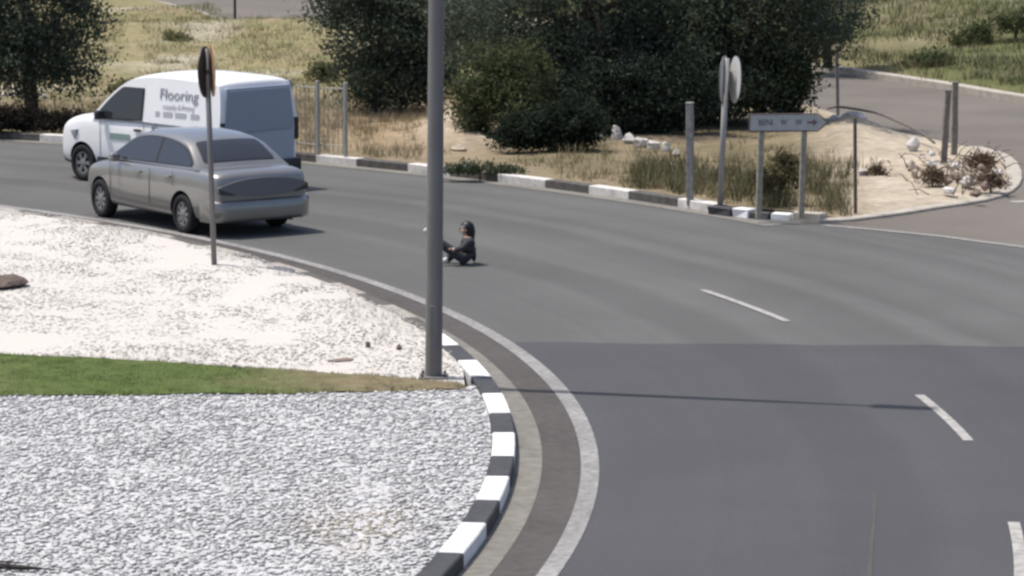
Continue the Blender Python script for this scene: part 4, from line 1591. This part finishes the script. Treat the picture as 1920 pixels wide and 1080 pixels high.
tree('bush', 'brownish bush in dry grass between the two arrow board posts', 'bush', 1460, 380,
     [(0, 0, .32, .30, .25, .28), (.1, .05, .62, .2, .2, .2)], 2600, [(.12, .11, .06), (.09, .085, .045), (.15, .13, .075)], .015, clump=.08, ll=.07, lw=.03, limbs=6)
for px, py, r, lab in ((1748, 345, .20, 'dead brown shrub at the foot of the left dark post'), (1838, 318, .24, 'dead brown shrub beside the pale rounded kerb of the sand tip'),
                       (1858, 352, .20, 'dead brown shrub lowest and nearest the road on the sand tip'), (1640, 330, .13, 'small dead shrub against the thin dark stake')):
    tree('dead_shrub', lab, 'shrub', px, py, [(0, 0, r * .75, r, r * .8, r * .6), (r * .7, 0, r * .5, r * .6, r * .5, r * .4)], int(900 * r / .2), DRYB, .014, 'dead shrubs on the sand', clump=.07, ll=.09, lw=.018, limbs=14, shell=.2)
for px, py, r, lab in ((1735, 138, .5, 'pale green shrub in the field, leftmost above the far kerb'), (1815, 92, .7, 'broad green shrub in the middle of the field'),
                       (1905, 62, .6, 'green shrub with pale tips at the right end of the field')):
    q = G(px, py, .5)
    tree('shrub', lab, 'shrub', px, py, [(0, 0, r * .5, r, r * .7, r * .5), (r * .5, .1, r * .8, r * .5, r * .4, r * .4)], int(3200 * r), LITE, .03, 'shrubs in the green field', clump=.12, zb=float(f_h(np.array([q.x]), np.array([q.y]))[0]) - .05)
for px, py, r, lab in ((235, 190, .35, 'small olive shrub just left of the van roof'), (330, 95, .4, 'olive shrub halfway up the dry field'), (600, 150, .35, 'olive shrub at the top of the picket fence')):
    tree('shrub', lab, 'shrub', px, py, [(0, 0, r * .6, r, r * .7, r * .5)], int(3600 * r), [(.15, .15, .075), (.12, .125, .06), (.19, .18, .10)], .03, 'shrubs in the dry field', clump=.10, zb=.2)


# ------------------------------------------------------------------ stones
def rock(px, py, wd, ht, m, label, cat='stone', group=None, name='stone', zb=.10, dp=.8):
    q = G(px, py, zb)
    bm = bmesh.new()
    bmesh.ops.create_icosphere(bm, subdivisions=2, radius=1)
    ph = random.uniform(0, 9)
    for v in bm.verts:
        c = v.co
        k = 1 + .22 * math.sin(c.x * 3.1 + ph) * math.cos(c.y * 2.7 + ph) + .12 * math.sin(c.z * 5 + ph * 2) + random.uniform(-.05, .05)
        v.co = Vector((c.x * k * wd / 2, c.y * k * wd / 2 * dp, c.z * k * ht / 2 + ht * .32))
    o = obj(name, bm, m)
    o.location = (q.x, q.y, zb)
    o.rotation_euler.z = random.uniform(0, 6)
    return tag(o, label, cat, group)


for px, py, wd, ht, lab in ((1116, 262, .30, .2, 'white stone alone in the shade under the widest tree'),
                            (1157, 264, .26, .34, 'tallest white stone, first of the row under the trees'),
                            (1180, 270, .26, .24, 'white stone, second in the row under the trees'),
                            (1203, 275, .28, .22, 'white stone in the middle of the row under the trees'),
                            (1226, 280, .24, .20, 'white stone after the middle of the row under the trees'),
                            (1248, 286, .22, .22, 'white stone near the grey post end of the row under the trees'),
                            (1268, 293, .18, .16, 'smallest white stone, last of the row beside the grey post'),
                            (8, 186, .22, .2, 'pale stone at the frame edge under the left tree'),
                            (30, 184, .26, .24, 'biggest pale stone under the left tree'),
                            (62, 192, .22, .14, 'flat pale stone under the left tree'),
                            (82, 190, .18, .2, 'upright pale stone under the left tree, nearest the van')):
    rock(px, py, wd, ht, ROCK, lab, group='white stones under the trees')
for px, py, wd, ht, lab in ((905, 272, .55, .20, 'long flat pale stone beside the tan earth heap'), (860, 284, .36, .16, 'tan stone at the foot of the earth heap'), (955, 268, .28, .1, 'thin pale stone slab right of the earth heap')):
    rock(px, py, wd, ht, mat('tan_rock', (.42, .36, .28), .9, .2, 6, bump=.7, bscale=16, spec=.2), lab, group='stones by the earth heap')
for px, py, wd, ht, lab in ((1600, 228, .55, .24, 'white rubble stone by the foot of the tall thin pole'), (1562, 232, .34, .2, 'white rubble stone under the arrow board tip'), (1712, 282, .24, .3, 'upright pale stone left of the two dark posts'),
                            (1618, 330, .2, .14, 'white stone at the thin dark stake'), (1815, 348, .34, .18, 'pale stone between the dead shrubs'), (1790, 322, .26, .18, 'pale stone behind the dead shrubs'), (1780, 362, .22, .12, 'small pale stone nearest the road on the sand tip')):
    rock(px, py, wd, ht, ROCK, lab, group='stones on the sand', zb=.13)
rock(2, 540, .74, .20, ROCKB, 'low dark brown boulder on white pebbles, cut off by the frame edge', cat='boulder', name='boulder', zb=.10)
for px, py, wd, ht, lab in ((505, 512, .34, .05, 'flat grey brown stone at the end of the sign shadow'), (690, 652, .09, .09, 'small dark stone on the pebbles, first left of the lamp post foot pair'), (748, 655, .12, .07, 'dark stone on the pebbles closest to the lamp post foot'),
                            (640, 676, .30, .03, 'thin reddish stone slab on the pebbles above the turf')):
    rock(px, py, wd, ht, mat('slab_brown', (.22, .165, .14), .9, .2, 9, bump=.5, bscale=30) if wd > .2 else ROCKB, lab, group='loose stones on the pebbles', zb=.11, dp=.5)

# low concrete block in the dry field, pale boulder by the tree
q = G(422, 90, .2)
bm = bmesh.new()
box(bm, (0, 0, .14), (1.15, .35, .34))
bmesh.ops.subdivide_edges(bm, edges=bm.edges[:], cuts=3, use_grid_fill=True)
for v in bm.verts:
    v.co += Vector((random.uniform(-.02, .02), random.uniform(-.02, .02), random.uniform(-.015, .015)))
bevel(bm, .01, 1)
o = obj('low_wall', bm, mat('olive_block', (.17, .15, .085), .9, .25, 6, bump=.5, bscale=15))
o.location = (q.x, q.y, .2)
tag(o, 'low olive brown block of wall in the dry field above the van', 'wall')
rock(585, 98, .75, .34, mat('tan_rock', (.42, .36, .28)), 'pale tan boulder in the dry field left of the dark tree', cat='boulder', name='boulder', zb=.2)

# dead branch lying at the near corner of the island
q = G(6, 1066, .13)
br = thing('dead_branch', 'dark dead branch with bare twigs lying on the chippings at the near frame corner', 'branch', (q.x, q.y, .115), 0)
bm = bmesh.new()
tube(bm, [(-.75, .05, .02), (-.3, .01, .03), (0, 0, .035), (.18, -.015, .025), (.30, -.02, .02)], [.032, .028, .024, .018, .010], 8)
obj('stem', bm, mat('dead_wood', (.035, .03, .03), .9, .3, 20, bump=.5, bscale=40), br, smooth=True)
for a, b, c, r in (((-.25, .01, .03), (-.05, .09, .05), (.14, .12, .03), .010), ((.02, 0, .03), (.18, -.06, .04), (.42, -.075, .02), .010), ((-.1, 0, .03), (.0, -.07, .05), (.10, -.14, .02), .009),
                   ((-.4, .02, .03), (-.22, -.06, .06), (-.05, -.10, .03), .011), ((-.5, .03, .03), (-.3, .12, .06), (-.1, .15, .03), .009)):
    bm = bmesh.new()
    tube(bm, [a, b, c], [r, r * .8, r * .45], 6)
    obj('twig', bm, MATS['dead_wood'], br, smooth=True)

# rubble and dry brush heaped on the sand tip
rs = [tuple(RNG.uniform(a, b) for a, b in ((1690, 1875), (285, 372))) for _ in range(40)]
sizes = ('small', 'flat', 'chipped')
k = 0
for px, py in rs:
    if ((px - 1790) / 95) ** 2 + ((py - 325) / 48) ** 2 > 1:
        continue
    k += 1
    rock(px, py, random.uniform(.10, .22), random.uniform(.07, .16), random.choice([ROCK, MATS['tan_rock'], MATS['slab_brown']]),
         'small loose piece of rubble strewn among the dead shrubs on the sand tip', group='rubble on the sand tip', name='stone', zb=.16)
bm = bmesh.new()
for i in range(90):
    px, py = random.gauss(1800, 50), random.gauss(328, 20)
    q = G(min(px, 1885), max(295, min(py, 365)), .16)
    a = random.uniform(0, 6.28)
    l_ = random.uniform(.15, .45)
    e = q + Vector((math.cos(a) * l_, math.sin(a) * l_, random.uniform(.03, .32)))
    tube(bm, [q, q.lerp(e, .5) + Vector((0, 0, .05)), e], [.010, .008, .004], 4)
o = obj('brushwood', bm, mat('dry_twig', (.12, .09, .07), .9, .3, 20), kind='stuff')
tag(o, 'loose dry brushwood strewn over the sand tip', 'brushwood')
